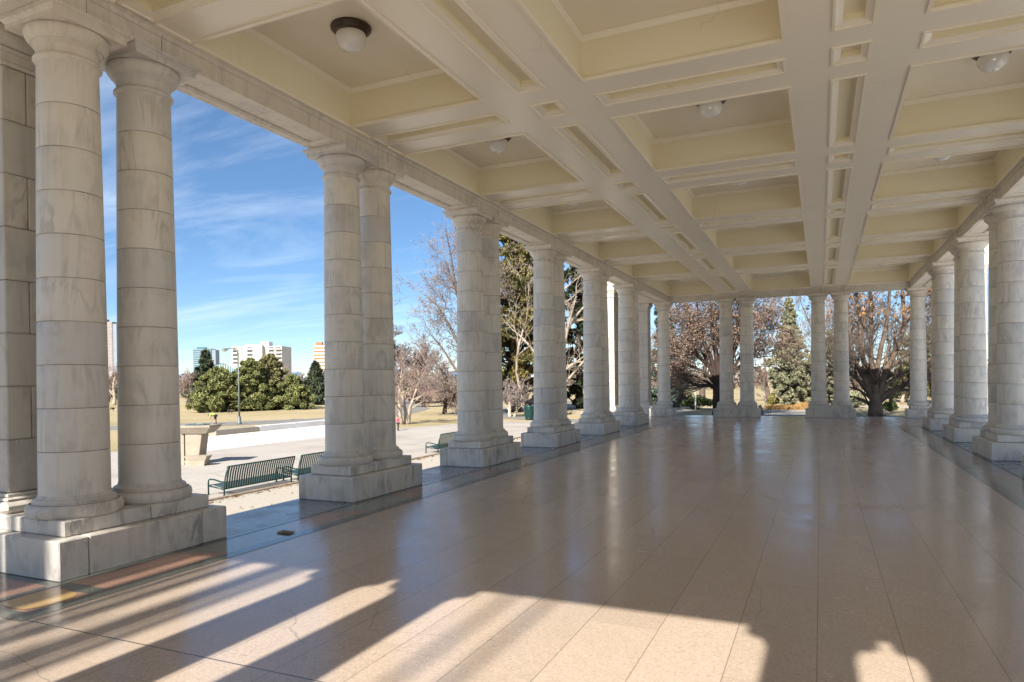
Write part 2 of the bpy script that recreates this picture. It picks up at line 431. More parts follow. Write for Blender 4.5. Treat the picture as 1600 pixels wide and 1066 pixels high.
# ---- square piers beside the outermost pairs
def put_pier(x0, x1, y0, y1):
    b = MB(); n = 8; h = (6.28-.9)/n
    for i in range(n):
        z0 = .9+h*i
        stone_course(b, x0, x1, y0, y1, z0+.004, z0+h-.004, ((x0+(x1-x0)*(.36 if i % 2 else .66),) if i % 3 else ()), ((y0+(y1-y0)*(.3 if i % 2 else .62),) ))
    b.box(x0+.016, x1-.016, y0+.016, y1-.016, .9, 6.28, 1)
    o = part(b, 'pier', [M['pier'], M['mortar']])
    t = MB()
    t.cbox(x0-.12, x1+.12, y0-.12, y1+.12, .652, .80, .05); t.cbox(x0-.07, x1+.07, y0-.07, y1+.07, .802, .85, .02); t.cbox(x0-.035, x1+.035, y0-.035, y1+.035, .852, .897, .01)
    part(t, 'base_moulding', [M['trim']], parent=o)
    q = MB()
    q.cbox(x0-.03, x1+.03, y0-.03, y1+.03, 6.283, 6.34, .015); q.box(x0-.005, x1+.005, y0-.005, y1+.005, 6.342, 6.46)
    q.cbox(x0-.04, x1+.04, y0-.04, y1+.04, 6.462, 6.52, .02); q.frust(x0-.04, x1+.04, y0-.04, y1+.04, 6.522, 6.62, .06, .06); q.cbox(x0-.12, x1+.12, y0-.12, y1+.12, 6.622, HC-.003, .01)
    part(q, 'capital_moulding', [M['trim']], parent=o)
for yy in (YC[0], YC[5]):
    ya, yb = (yy-.945, yy+.05) if yy == YC[0] else (yy-.05, yy+.945)
    put_pier(-2.15, -1.39, ya, yb); put_pier(W+1.39, W+2.15, ya, yb)
for y in (NR, FR):
    put_pier(-2.3, -1.5, y-.40, y+.40); put_pier(W+1.5, W+2.3, y-.40, y+.40)

# ---- architraves: inner fascia, lip, sunk soffit panels, joints
def architrave(side):
    """side: 'W','E' run along Y; 'N','S' run along X"""
    b = MB()
    al = side in 'WE'
    c = {'W': XL, 'E': XR, 'N': FR, 'S': NR}[side]
    a0, a1 = (NR+.37, FR-.37) if al else (XL-.37, XR+.37)
    def bx(p0, p1, q0, q1, z0, z1, mi=0):     # p along, q across
        if al: b.box(q0, q1, p0, p1, z0, z1, mi)
        else: b.box(p0, p1, q0, q1, z0, z1, mi)
    h = .37
    cent = YC if al else XE
    # soffit with sunk panels between the pairs
    brk = [a0] + [v for y in cent for v in (y-1.08, y+1.08)] + [a1]
    holes = [(brk[i]+.16, brk[i+1]-.16) for i in range(0, len(brk), 2)]
    rects = [(c-.23, c+.23, p, q) if al else (p, q, c-.23, c+.23) for p, q in holes]
    if al: b.plate(c-h+.05, c+h-.05, a0, a1, HC+.006, rects)
    else: b.plate(a0, a1, c-h+.05, c+h-.05, HC+.006, rects)
    for r in rects:
        i = (r[0]+.05, r[1]-.05, r[2]+.05, r[3]-.05)
        b.ringwall(r, HC+.006, i, HC+.03); b.ringwall(i, HC+.03, i, HC+.055); b.plate(i[0], i[1], i[2], i[3], HC+.055)
    # fasciae both sides
    for sg in (-1, 1):
        f = c+sg*h
        def face(q0, q1, z0, z1):
            lo, hi = min(q0, q1), max(q0, q1)
            bx(a0, a1, lo, hi, z0, z1)
        face(f-sg*.05, f, HC+.002, 7.0)
        face(f-sg*.05, f+sg*.018, 7.0, 7.035); 
        # cyma lip
        pr = [(.018, 7.035), (.03, 7.06), (.055, 7.075), (.065, 7.098)]
        for i in range(3):
            (q0, z0), (q1, z1) = pr[i], pr[i+1]
            A, B = f+sg*q0, f+sg*q1
            v = [(A,a0,z0),(A,a1,z0),(B,a1,z1),(B,a0,z1)] if al else [(a0,A,z0),(a1,A,z0),(a1,B,z1),(a0,B,z1)]
            b.add(v, [(0,1,2,3)], 0)
        v = [(f+sg*.065,a0,7.098),(f+sg*.065,a1,7.098),(f-sg*.05,a1,7.099),(f-sg*.05,a0,7.099)]
        if not al: v = [(y, x, z) for x, y, z in v]
        b.add(v, [(0,1,2,3)], 0)
        # vertical joints over the columns
        for y in cent:
            for o in ((-.585, .475) if al else (-COL, COL)):
                bx(y+o-.006, y+o+.006, f-.004 if sg > 0 else f-.002, f+.002 if sg > 0 else f+.004, HC+.003, 6.998, 1)
                bx(y+o-.006, y+o+.006, f+sg*.016-.003, f+sg*.016+.003+.0*sg, 7.0, 7.034, 1)
    part(b, 'architrave', [M['trim'], M['mortar']])
for s in 'WENS': architrave(s)
# outer entablature, cornice, parapet and roof
b = MB()
x0, x1, y0, y1 = XL-.37, XR+.37, NR-.37, FR+.37
t = .35
b.box(x0, x0+t, y0, y1, 7.101, 8.3); b.box(x1-t, x1, y0, y1, 7.101, 8.3); b.box(x0+t, x1-t, y0, y0+t, 7.101, 8.3); b.box(x0+t, x1-t, y1-t, y1, 7.101, 8.3)
for yy in (YC[0], YC[5]):
    ya, yb = (NR-.37, yy+.08) if yy == YC[0] else (yy-.08, FR+.37)
    for xa, xb in ((-2.3, x0), (x1, W+2.3)): b.box(xa, xb, ya, yb, HC+.003, 8.3)
part(b, 'frieze', [M['trim']])
b = MB()
b.box(x0-.12, x1+.12, y0-.35, y1+.35, 8.302, 8.42); b.box(x0-.26, x1+.26, y0-.8, y1+.8, 8.422, 8.62); b.box(x0-.32, x1+.32, y0-.9, y1+.9, 8.622, 8.75)
for yy in (YC[0], YC[5]):
    ya, yb = (NR-1.27, yy+.36) if yy == YC[0] else (yy-.36, FR+1.27)
    for xa, xb in ((-2.6, x0-.32), (x1+.32, W+2.6)): b.box(xa, xb, ya, yb, 8.425, 8.75)
part(b, 'cornice', [M['trim']])
b = MB()
b.box(x0-.1, x1+.1, y0-.4, y0-.1, 8.752, 9.0); b.box(x0-.1, x1+.1, y1+.1, y1+.4, 8.752, 9.0)
b.box(x0-.1, x0+.2, y0-.1, y1+.1, 8.752, 9.0); b.box(x1-.2, x1+.1, y0-.1, y1+.1, 8.752, 9.0)
part(b, 'parapet', [M['trim']])
b = MB(); b.box(x0+.2, x1-.2, y0-.1, y1+.1, 8.752, 8.9); part(b, 'roof', [M['roof']])

# ---- coffered ceiling
BW = .87
lanes = [(-.22, XE[0]-BW), (XE[0]+BW, XE[1]-BW), (XE[1]+BW, W+.22)]
BY = .85
bays = [(NR+.43, YC[0]-BY)] + [(YC[i]+BY, YC[i+1]-BY) for i in range(5)] + [(YC[5]+BY, FR-.43)]
ZIN = (NR+.43, FR-.43)
def panel(b, r, bead=True):
    """sunk panel in a beam: raised bead, sloped margin, recess"""
    x0,x1,y0,y1 = r
    if bead: b.frame((x0-.035, x1+.035, y0-.035, y1+.035), .035, ZB-.022, ZB+.01)
    s = min(.105, (x1-x0)*.21, (y1-y0)*.21)
    i = (x0+s, x1-s, y0+s, y1-s)
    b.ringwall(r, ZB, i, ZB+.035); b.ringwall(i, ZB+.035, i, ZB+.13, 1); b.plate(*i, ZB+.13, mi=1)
for xc in XE:
    b = MB(); holes = []
    for y0, y1 in bays: holes.append((xc-.235, xc+.235, y0+.06, y1-.06))
    for y in YC: holes.append((xc-.235, xc+.235, y-.30, y+.30))
    b.plate(xc-BW, xc+BW, *ZIN, ZB, holes)
    for h in holes: panel(b, h)
    part(b, 'ceiling_beam', [M['paint'], M['paint_y']])
for y in YC:
    for x0, x1 in lanes:
        b = MB(); h = (x0+.08, x1-.08, y-.235, y+.235)
        b.plate(x0, x1, y-BY, y+BY, ZB, [h]); panel(b, h)
        # small stops where the beam meets the stone lip
        if x0 < 0: b.box(x0, x0+.07, y-BY, y-.30, ZB-.035, ZB-.001); b.box(x0, x0+.07, y+.30, y+BY, ZB-.035, ZB-.001)
        if x1 > W: b.box(x1-.07, x1, y-BY, y-.30, ZB-.035, ZB-.001); b.box(x1-.07, x1, y+.30, y+BY, ZB-.035, ZB-.001)
        part(b, 'cross_beam', [M['paint'], M['paint_y']])
for y0, y1 in bays:
    for x0, x1 in lanes:
        b = MB(); r = (x0, x1, y0, y1)
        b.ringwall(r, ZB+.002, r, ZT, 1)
        b.plate(x0, x1, y0, y1, ZT, mi=0)
        # cornice under the coffer's top
        c = (x0+.055, x1-.055, y0+.055, y1-.055); d = (x0+.012, x1-.012, y0+.012, y1-.012)
        b.ringwall(d, ZT-.085, c, ZT-.03, 0); b.ringwall(c, ZT-.03, c, ZT-.002, 0)
        b.ringwall((x0+.002, x1-.002, y0+.002, y1-.002), ZT-.10, (x0+.014, x1-.014, y0+.014, y1-.014), ZT-.085, 0)
        b.frame((x0+.001, x1-.001, y0+.001, y1-.001), .05, ZB-.028, ZB+.03, 0)
        part(b, 'coffer', [M['paint'], M['paint_y']])

# ---- ceiling lights hang from the coffers
lt = None
rows = ['first', 'second', 'third', 'fourth', 'fifth', 'sixth', 'last']
for j, (x0, x1) in enumerate(lanes):
    for i, (y0, y1) in enumerate(bays):
        if i == 0: continue
        loc = ((x0+x1)/2, (y0+y1)/2, ZT)
        lab = 'opal dome ceiling light in bronze ring, %s coffer from the front of the %s lane' % (rows[i-1], ('left', 'middle', 'right')[j])
        if lt is None:
            lt = thing('ceiling_light', lab, 'ceiling light', loc, 0, 'opal dome lights in the ceiling coffers')
            b = MB(); b.lathe([(.31,-.001),(.318,-.02),(.312,-.045),(.285,-.055),(.275,-.075),(.262,-.10),(.238,-.115),(.22,-.115)], n=40); b.obj('ring', [M['bronze']], lt)
            b = MB(); b.lathe([(.225,-.112),(.238,-.15),(.238,-.19),(.222,-.245),(.19,-.295),(.14,-.335),(.08,-.356),(.03,-.361),(.012,-.361)], n=36)
            b.obj('globe', [M['opal']], lt)
            b = MB(); b.lathe([(.016,-.361),(.02,-.368),(.014,-.380),(.004,-.384)], n=12); b.obj('finial', [M['opal']], lt)
        else: dup(lt, None, loc, 0, None, lab)

# ------------------------------------------------------------------ floor, border, steps
b = MB(); b.plate(0, W, -.92, 29.43+.92, 0, up=True); b.plate(-1.35, W+1.35, NR-.85, -.92, 0, up=True); b.plate(-1.35, W+1.35, 30.35, FR+.85, 0, up=True)
b.plate(-1.35, 0, -.92, 30.35, -.004, mi=1, up=True); b.plate(W, W+1.35, -.92, 30.35, -.004, mi=1, up=True)
tag(b.obj('floor', [M['floor'], M['bluestone']]), kind='structure')
b = MB()
z = .004
YB0, YB1 = -.85, 29.43+.85
for s in (0, 1):
    def X(v): return v if s == 0 else W-v
    def q(x0, x1, y0, y1, mi, zz=z):
        a, c = sorted((X(x0), X(x1))); b.plate(a, c, y0, y1, zz, mi=mi, up=True)
    # slot, alternating terracotta and sage panels, dark band
    q(.0, .10, YB0, YB1, 2); q(.10, .128, YB0+.06, YB1-.06, 3)
    q(.75, .96, YB0-.12, YB1+.12, 2)
    q(.128, .75, YB0+.70, YB0+.90, 2); q(.128, .75, YB1-.22, YB1, 2)
    y = YB0+.90; kk = 0
    while y < YB1-.25:
        L = (1.75, 1.30)[kk % 2]; e = min(y+L, YB1-.22); sl = .32 if kk % 2 else -.32
        v = [(X(.128), y + (-sl if kk else 0), z), (X(.75), y, z), (X(.75), e, z), (X(.128), e + sl*(1 if e < YB1-.3 else 0), z)]
        b.add(v, [(0,1,2,3) if s == 0 else (3,2,1,0)], kk % 2)
        y = e; kk += 1
    # the band turns outward in front of the first plinth, with a rounded ochre panel at the corner
    q(.128, .75, YB0-.12, YB0+.06, 2); q(-2.6, .128, YB0-.12, YB0+.06, 2); q(-2.6, 0, YB0+.72, YB0+.845, 2)
    q(.0, .10, YB0+.06, YB0+.90, 2, z+.0005)
    q(.128, .75, YB0+.06, YB0+.70, 0); q(-1.0, 0, YB0+.06, YB0+.72, 0); q(-2.6, -1.0, YB0+.06, YB0+.72, 1)
    pts = []; cx0, cx1, cy0, cy1 = .16, .72, YB0+.09, YB0+.67; r = .2
    for (cx, cy, a0) in ((cx1-r, cy1-r, 0), (cx0+r, cy1-r, 90), (cx0+r, cy0+r, 180), (cx1-r, cy0+r, 270)):
        for n_ in range(7):
            a = R(a0+15*n_); pts.append((X(cx+r*math.cos(a)), cy+r*math.sin(a), z+.004))
    b.add(pts, [tuple(range(len(pts))) if s == 0 else tuple(reversed(range(len(pts))))], 4)
tag(b.obj('floor_border', [M['terracotta'], M['sage'], M['darkgreen'], M['slot'], M['ochre']]), kind='structure')
b = MB()
zz = [(-.004-.002, -.18, .0), (-.18, -.36, .38), (-.36, G-.05, .76)]
for z1, z0, o in zz:
    b.box(-1.35-o, W+1.35+o, NR-.85-o, FR+.85+o, z0, z1 - (.002 if o else .004))
tag(b.obj('steps', [M['bluestone']]), kind='structure')
# brass drain plate by the second plinth
o = MB(); o.cbox(-.115, .115, -.07, .07, 0, .018, .006)
for kx in range(5): o.box(-.09+.04*kx, -.075+.04*kx, -.05, .05, .018, .024)
tag(o.obj('drain_cover', [M['mortar']], None, (.62, 2.95, .009)), 'small rusty drain cover lying on the floor border by the left plinths', 'drain cover')

# ------------------------------------------------------------------ camera (calibrated from the photograph)
yaw, pitch, roll = .4220, -.0064, -.0135
CAM = Vector((7.9223, -5.0009, 2.2336)); F = 1074.24
fw = Vector((-math.sin(yaw)*math.cos(pitch), math.cos(yaw)*math.cos(pitch), math.sin(pitch)))
rt = Vector((math.cos(yaw), math.sin(yaw), 0)); up = rt.cross(fw)
r2 = rt*math.cos(roll)+up*math.sin(roll); u2 = -rt*math.sin(roll)+up*math.cos(roll)
cam = bpy.data.cameras.new('camera'); co = bpy.data.objects.new('camera', cam); C.objects.link(co)
mat = Matrix((r2, u2, -fw)).transposed().to_4x4(); mat.translation = CAM
co.matrix_world = mat
cam.sensor_width = 36; cam.sensor_fit = 'HORIZONTAL'; cam.lens = 36*F/1600; cam.shift_y = (601.5895-533)/1600
cam.clip_start = .05; cam.clip_end = 9000
SC.camera = co
def gx(u, Y):
    """X of the bearing u (in photo pixels) at distance Y up the park"""
    t = (u-800)/F; return CAM.x+(Y-CAM.y)*(fw.x+r2.x*t)/(fw.y+r2.y*t)
def dep(X, Y): return fw.x*(X-CAM.x)+fw.y*(Y-CAM.y)
def hz(u): return 594.7-(u-800)*.0134
def zat(u, v, Y): return CAM.z+(hz(u)-v)/F*dep(gx(u, Y), Y)

# ------------------------------------------------------------------ park ground
def lawn_mat():
    m, t, n, b = nt('lawn_grass')
    tc = n.new('ShaderNodeTexCoord')
    a = N(n, 'ShaderNodeTexNoise', i_Scale=.11, i_Detail=8, i_Roughness=.65); t.links.new(tc.outputs['Object'], a.inputs['Vector'])
    r1 = ramp(n, [(.36, (.50,.405,.25)), (.54, (.44,.355,.205)), (.70, (.29,.275,.125))]); t.links.new(a.outputs[0], r1.inputs[0])
    f = N(n, 'ShaderNodeTexNoise', i_Scale=9, i_Detail=6, i_Roughness=.75); t.links.new(tc.outputs['Object'], f.inputs['Vector'])
    r2_ = ramp(n, [(.3, (.6,.6,.6)), (.7, (1.2,1.2,1.2))]); t.links.new(f.outputs[0], r2_.inputs[0])
    col = mixc(t, n, 1.0, r1.outputs[0], r2_.outputs[0], 'MULTIPLY')
    t.links.new(col, b.inputs['Base Color']); b.inputs['Roughness'].default_value = .95; b.inputs['Specular IOR Level'].default_value = .1
    bp = N(n, 'ShaderNodeBump', i_Strength=.5, i_Distance=.06); t.links.new(f.outputs[0], bp.inputs['Height']); t.links.new(bp.outputs[0], b.inputs['Normal'])
    return m
M['lawn'] = lawn_mat()
def paving_mat():
    m, t, n, b = nt('concrete_paving'); tc = n.new('ShaderNodeTexCoord'); P = tc.outputs['Object']
    a = N(n, 'ShaderNodeTexNoise', i_Scale=.35, i_Detail=10, i_Roughness=.68); t.links.new(P, a.inputs['Vector'])
    r = ramp(n, [(.33, (.47,.43,.385)), (.5, (.43,.39,.345)), (.68, (.345,.305,.265))]); t.links.new(a.outputs[0], r.inputs[0])
    sp = n.new('ShaderNodeSeparateXYZ'); t.links.new(P, sp.inputs[0])
    L = None
    for k, w_ in ((0, 2.4), (1, 3.0)):
        d = mth(t, n, 'MULTIPLY', mth(t, n, 'PINGPONG', mth(t, n, 'DIVIDE', sp.outputs[k], w_), .5), w_)
        l_ = mth(t, n, 'LESS_THAN', d, .012); L = l_ if L is None else mth(t, n, 'MAXIMUM', L, l_)
    col = mixc(t, n, mth(t, n, 'MULTIPLY', L, .55), r.outputs[0], (.16,.13,.10))
    d = N(n, 'ShaderNodeTexNoise', i_Scale=.9, i_Detail=6); t.links.new(P, d.inputs['Vector'])
    av = N(n, 'ShaderNodeVectorMath', operation='MULTIPLY_ADD'); av.inputs[1].default_value = (.9,.9,.9); t.links.new(d.outputs['Color'], av.inputs[0]); t.links.new(P, av.inputs[2])
    v = N(n, 'ShaderNodeTexVoronoi', feature='DISTANCE_TO_EDGE', i_Scale=.16); t.links.new(av.outputs[0], v.inputs['Vector'])
    ck = mth(t, n, 'MULTIPLY', mth(t, n, 'LESS_THAN', v.outputs['Distance'], .0028), .5)
    col = mixc(t, n, ck, col, (.15,.12,.10))
    f = N(n, 'ShaderNodeTexNoise', i_Scale=30, i_Detail=4); t.links.new(P, f.inputs['Vector'])
    fr = ramp(n, [(.3, (.85,.85,.85)), (.7, (1.1,1.1,1.1))]); t.links.new(f.outputs[0], fr.inputs[0])
    col = mixc(t, n, 1.0, col, fr.outputs[0], 'MULTIPLY')
    t.links.new(col, b.inputs['Base Color']); b.inputs['Roughness'].default_value = .88; b.inputs['Specular IOR Level'].default_value = .2
    return m
M['paving'] = paving_mat()
M['gravel'] = simple('pea_gravel', (.56,.51,.44), (.36,.32,.265), 28, .95, .9, detail=6, spec=.1, bscale=45)
M['asphalt'] = simple('asphalt', (.25,.235,.22), (.21,.20,.185), 1.5, .9, .2, spec=.2)
M['white_conc'] = simple('white_concrete', (.79,.775,.75), (.62,.60,.57), .45, .8, .1, spec=.2)
M['conc'] = simple('old_concrete', (.40,.35,.28), (.31,.27,.21), 2.5, .85, .3, spec=.2)
M['kerbm'] = simple('kerb_stone', (.34,.285,.225), (.22,.175,.13), 5, .9, .4)
M['leaf_dry'] = simple('dry_leaves', (.24,.125,.05), (.16,.085,.035), 6, .8, island=.9)
def strip(name, pts, width, z, m):
    b = MB(); vs = []
    for i, (x, y) in enumerate(pts):
        a = Vector(pts[max(i-1, 0)]); c = Vector(pts[min(i+1, len(pts)-1)]); d = (c-a).normalized(); nn = Vector((-d.y, d.x))*width/2
        vs += [(x+nn.x, y+nn.y, z), (x-nn.x, y-nn.y, z)]
    b.add(vs, [(2*i, 2*i+1, 2*i+3, 2*i+2) for i in range(len(pts)-1)])
    return tag(b.obj(name, [m]), kind='structure')
b = MB(); nn_ = 48
def hgt(x, y):
    r = math.hypot(x-6, y-15)
    return G-.012
b.add([(6+4200*math.cos(2*math.pi*k/nn_), 15+4200*math.sin(2*math.pi*k/nn_), G-.012) for k in range(nn_)], [tuple(range(nn_))])
tag(b.obj('lawn', [M['lawn']]), kind='structure')
# paved terrace on the park side, gravel strip along the steps
b = MB()
out = [(-5.38,-45), (-5.38, 37.5), (-8.5, 37.5), (-11.9, 37.9), (-14.2,33.5), (-15.5, 30), (-15.5,-45)]
b.add([(x, y, G) for x, y in out], [tuple(reversed(range(len(out))))])
b.add([(-15.5,-45,G),(-15.5,16,G),(-27,12,G),(-27,-45,G)], [(0,1,2,3)])
tag(b.obj('terrace_paving', [M['paving']]), kind='structure')
b = MB(); b.add([(W+2.11,-60,G),(W+30,-60,G),(W+30,45,G),(W+2.11,45,G)], [(0,1,2,3)])
tag(b.obj('bounce_paving', [M['white_conc']]), kind='structure')  # unseen east paving, made white to bounce sunlight onto columns and ceiling
b = MB(); b.plate(-5.38, -2.11, -45, 60, G+.002, up=True); tag(b.obj('gravel_strip', [M['gravel']]), kind='structure')
b = MB()
for i in range(30):
    y = -14+1.8*i; b.cbox(-5.52, -5.38, y+.006, y+1.794, G-.05, G+.045, .012)
tag(b.obj('kerb', [M['kerbm']]), kind='structure')
r = random.Random(5); b = MB()
for i in range(1300):
    y = r.uniform(-8, 34); x = -5.36+abs(r.gauss(0, .16)) if r.random() < .8 else r.uniform(-5.3, -3)
    s = r.uniform(.025, .06); a = r.uniform(0, 6.28); zz = G+.006+r.uniform(0, .03)
    dx, dy = math.cos(a)*s, math.sin(a)*s; tz = r.uniform(-.02, .03)
    b.add([(x-dx,y-dy,zz), (x+dy*.5,y-dx*.5,zz+tz), (x+dx,y+dy,zz+.01), (x-dy*.5,y+dx*.5,zz+abs(tz))], [(0,1,2,3)])
tag(b.obj('leaf_litter', [M['leaf_dry']]), 'dry brown leaves blown along the kerb', 'leaf litter', kind='stuff')
b = MB()
b.add([(-15.5,14.5,G+.004),(-15.5,29,G+.004),(-22,36,G+.004),(-22,19,G+.004),(-20,15.5,G+.004)], [(0,1,2,3,4)])
tag(b.obj('pool_basin', [M['white_conc']]), kind='structure')
b = MB()
for i in range(4):
    y = 25.6+2.9*i; b.cbox(-22.4, -22.02, y+.01, y+2.89, G-.1, G+.34, .03)
tag(b.obj('basin_wall', [M['white_conc']]), 'low pale stone wall along the far side of the white basin', 'low wall')
b = MB(); b.cbox(-22.9, -22.02, 22.4, 25.58, G-.1, G+.32, .03)  # left end of the basin wall, its shade put in as darker concrete
tag(b.obj('basin_wall_shaded_end', [M['conc']]), 'shaded end of the low basin wall behind the sundial, shade given by tan colour', 'low wall')
strip('south_path', [(5.95,NR-1.6), (5.95,-25), (8,-60)], 5.0, G+.003, M['paving'])
strip('road', [(-110,-49), (-62,-1.5), (-40,20.5), (-30.5,31), (-26.5,36.5), (-26,43), (-31,55), (-48,78), (-90,130)], 4.9, G+.001, M['asphalt'])
strip('park_path', [(-7.5,37.6), (-8.2,39.6), (-12.5,42), (-17,45.5), (-19,55), (-21,80)], 3.0, G-.002, M['asphalt'])
strip('garden_path', [(5.35,36), (5.35,47), (5.1,57.2)], 3.4, G, M['paving'])
strip('cross_path', [(-30,64.2), (-12,61), (0,60.5), (14,63), (60,70)], 2.4, G-.004, M['paving'])

# ------------------------------------------------------------------ trees
def bark(name, c1, c2, sc=3):
    m = simple(name, c1, c2, sc, .9, .6, detail=8, spec=.15, bscale=sc*5); return m
M['bark_grey'] = bark('grey_bark', (.17,.135,.11), (.09,.07,.06))
M['bark_dark'] = bark('dark_bark', (.075,.052,.040), (.035,.025,.02))
M['bark_pale'] = bark('pale_bark', (.50,.43,.35), (.27,.215,.165), 2)
M['bark_tan'] = bark('tan_bark', (.235,.175,.13), (.085,.063,.05), 2)
M['twig_pink'] = bark('reddish_twigs', (.36,.265,.22), (.25,.18,.155))
M['twig_grey'] = bark('grey_twigs', (.30,.25,.225), (.20,.165,.15))
def leafm(name, c1, c2, sc=.7, isl=.9, tr=.0):
    m = simple(name, c1, c2, sc, .7, island=isl, spec=.2); return m
M['pine'] = leafm('pine_needles', (.27,.27,.10), (.15,.17,.068))
M['pine_tan'] = leafm('tan_pine_needles', (.28,.255,.115), (.18,.17,.08))
M['spruce'] = leafm('spruce_needles', (.095,.115,.065), (.06,.08,.05))
M['blue_spruce'] = leafm('blue_spruce_needles', (.12,.16,.13), (.055,.08,.068))
M['juniper'] = leafm('juniper_leaves', (.36,.355,.22), (.20,.21,.13), 1.2)
M['juniper_y'] = leafm('yellow_juniper', (.27,.215,.07), (.10,.105,.045), .5)
M['evergreen_dark'] = leafm('dark_evergreen', (.05,.06,.028), (.022,.03,.018))
M['beech_leaf'] = leafm('withered_leaves', (.33,.23,.17), (.18,.127,.10), .8)
M['orange_leaf'] = leafm('orange_leaves', (.40,.22,.09), (.28,.14,.06), 1)
M['shrub'] = leafm('shrub_leaves', (.10,.13,.045), (.055,.075,.03), 1.5)
M['shrub_y'] = leafm('yellow_shrub', (.26,.23,.07), (.17,.16,.05), 1.5)

def rvec(r):
    while True:
        v = Vector((r.uniform(-1,1), r.uniform(-1,1), r.uniform(-1,1)))
        if .05 < v.length < 1: return v.normalized()
SIDES = (9, 7, 5, 4, 3, 3, 3)
def grow(mb, r, p, d, L, rad, lv, mx, o, tips):
    """a limb from p along d, with its side limbs; o = dict(up, jit, nb, ratio, spread, rr)"""
    n = max(3, int(o.get('seg', 6) - lv*.7))
    pts = [p.copy()]; rads = [rad]; q = p.copy(); d = d.normalized()
    for i in range(n):
        d = (d + rvec(r)*o['jit']*(1+.3*lv) + Vector((0,0,o['up']*(.6 if lv == 0 else 1)))*.12).normalized()
        q = q + d*(L/n); pts.append(q.copy()); rads.append(rad*(1-(i+1)/n*(.55 if lv == 0 else .78)))
    mb[0 if lv < o.get('lvl', 2) else 1].tube(pts, rads, SIDES[min(lv, 6)], 0, cap=lv < 2)
    if lv >= mx: tips.append((pts[-1], d)); tips.append((pts[-2], d)); return
    k = o['nb'][min(lv, len(o['nb'])-1)]
    for i in range(k):
        f = o.get('f0', .3) + (1-o.get('f0', .3))*(i+r.uniform(.2,.8))/k if lv else o.get('f00', .35) + (1-o.get('f00', .35))*(i+r.uniform(.1,.9))/k
        x = f*n; i0 = min(int(x), n-1); pp = pts[i0].lerp(pts[i0+1], x-i0); rr = rads[i0]*(1-(x-i0)) + rads[i0+1]*(x-i0)
        dd = (pts[i0+1]-pts[i0]).normalized()
        side = rvec(r); side = (side - dd*side.dot(dd)).normalized()
        s = o['spread']*r.uniform(.7, 1.25)
        nd = (dd*math.cos(s) + side*math.sin(s)).normalized()
        grow(mb, r, pp, nd, L*o['ratio']*r.uniform(.7,1.15)*(1.1-.35*f), max(rr*o['rr']*r.uniform(.7,1), o.get('rmin', .006)), lv+1, mx, o, tips)
    # leader
    grow(mb, r, pts[-1], d, L*o['ratio']*.85, rads[-1]*.95, lv+1, mx, o, tips)
def quads(b, r, c, n, rx, ry, rz, s, mi=0, out=.5, flat=1.0):
    """n leaf-like faces spread through an ellipsoid"""
    for _ in range(n):
        v = rvec(r); t_ = r.random()**.45
        p = Vector((c[0]+v.x*rx*t_, c[1]+v.y*ry*t_, c[2]+v.z*rz*t_))
        a = (rvec(r) + v*out).normalized(); e = a.cross(rvec(r))
        if e.length < .1: continue
        e.normalize(); L = s*r.uniform(.6, 1.4)
        h = a*L; k = e*L*.38*flat
        b.add([tuple(p-h*.5), tuple(p+k), tuple(p+h*.5), tuple(p-k)], [(0,1,2,3)], mi)
def put_tree(name, label, loc, parts, group='trees in the park'):
    t_ = thing(name, label, 'tree', loc, 0, group)
    for nm, mb, m in parts:
        if mb.f: mb.obj(nm, m, t_)
    return t_
def bare(name, label, X, Y, H, tr, seed, mats, o=None, mx=4, trunk=.3, lean=(0,0), stems=1, leaves=None, group='bare trees in the park'):
    r = random.Random(seed); T, B = MB(), MB(); tips = []
    op = dict(up=.55, jit=.13, nb=(4,4,3,3), ratio=.62, spread=.72, rr=.62, rmin=.012); op.update(o or {})
    for k in range(stems):
        a = r.uniform(0, 6.28) if stems > 1 else 0; s = .28 if stems > 1 else 0
        d = Vector((lean[0]+s*math.cos(a+k*2.1), lean[1]+s*math.sin(a+k*2.1), 1))
        grow((T, B), r, Vector((0.12*math.cos(a+k*2.1)*(stems > 1), .12*math.sin(a+k*2.1)*(stems > 1), -.1)), d, H*trunk, tr*(1 if stems == 1 else .7), 0, mx, op, tips)
    zmax = max((v[2] for v in B.v), default=1); sc = H/zmax
    for m_ in (T, B): m_.v = [(x*sc, y*sc, z*sc) for x, y, z in m_.v]
    parts = [('trunk', T, [mats[0]]), ('branches', B, [mats[1]])]
    if leaves:
        L = MB()
        for p, d in tips:
            if r.random() < leaves[1]:
                quads(L, r, p*sc, leaves[2], .25, .25, .25, leaves[3])
        parts.append(('leaves', L, [leaves[0]]))
    return put_tree(name, label, (X, Y, G), parts, group)
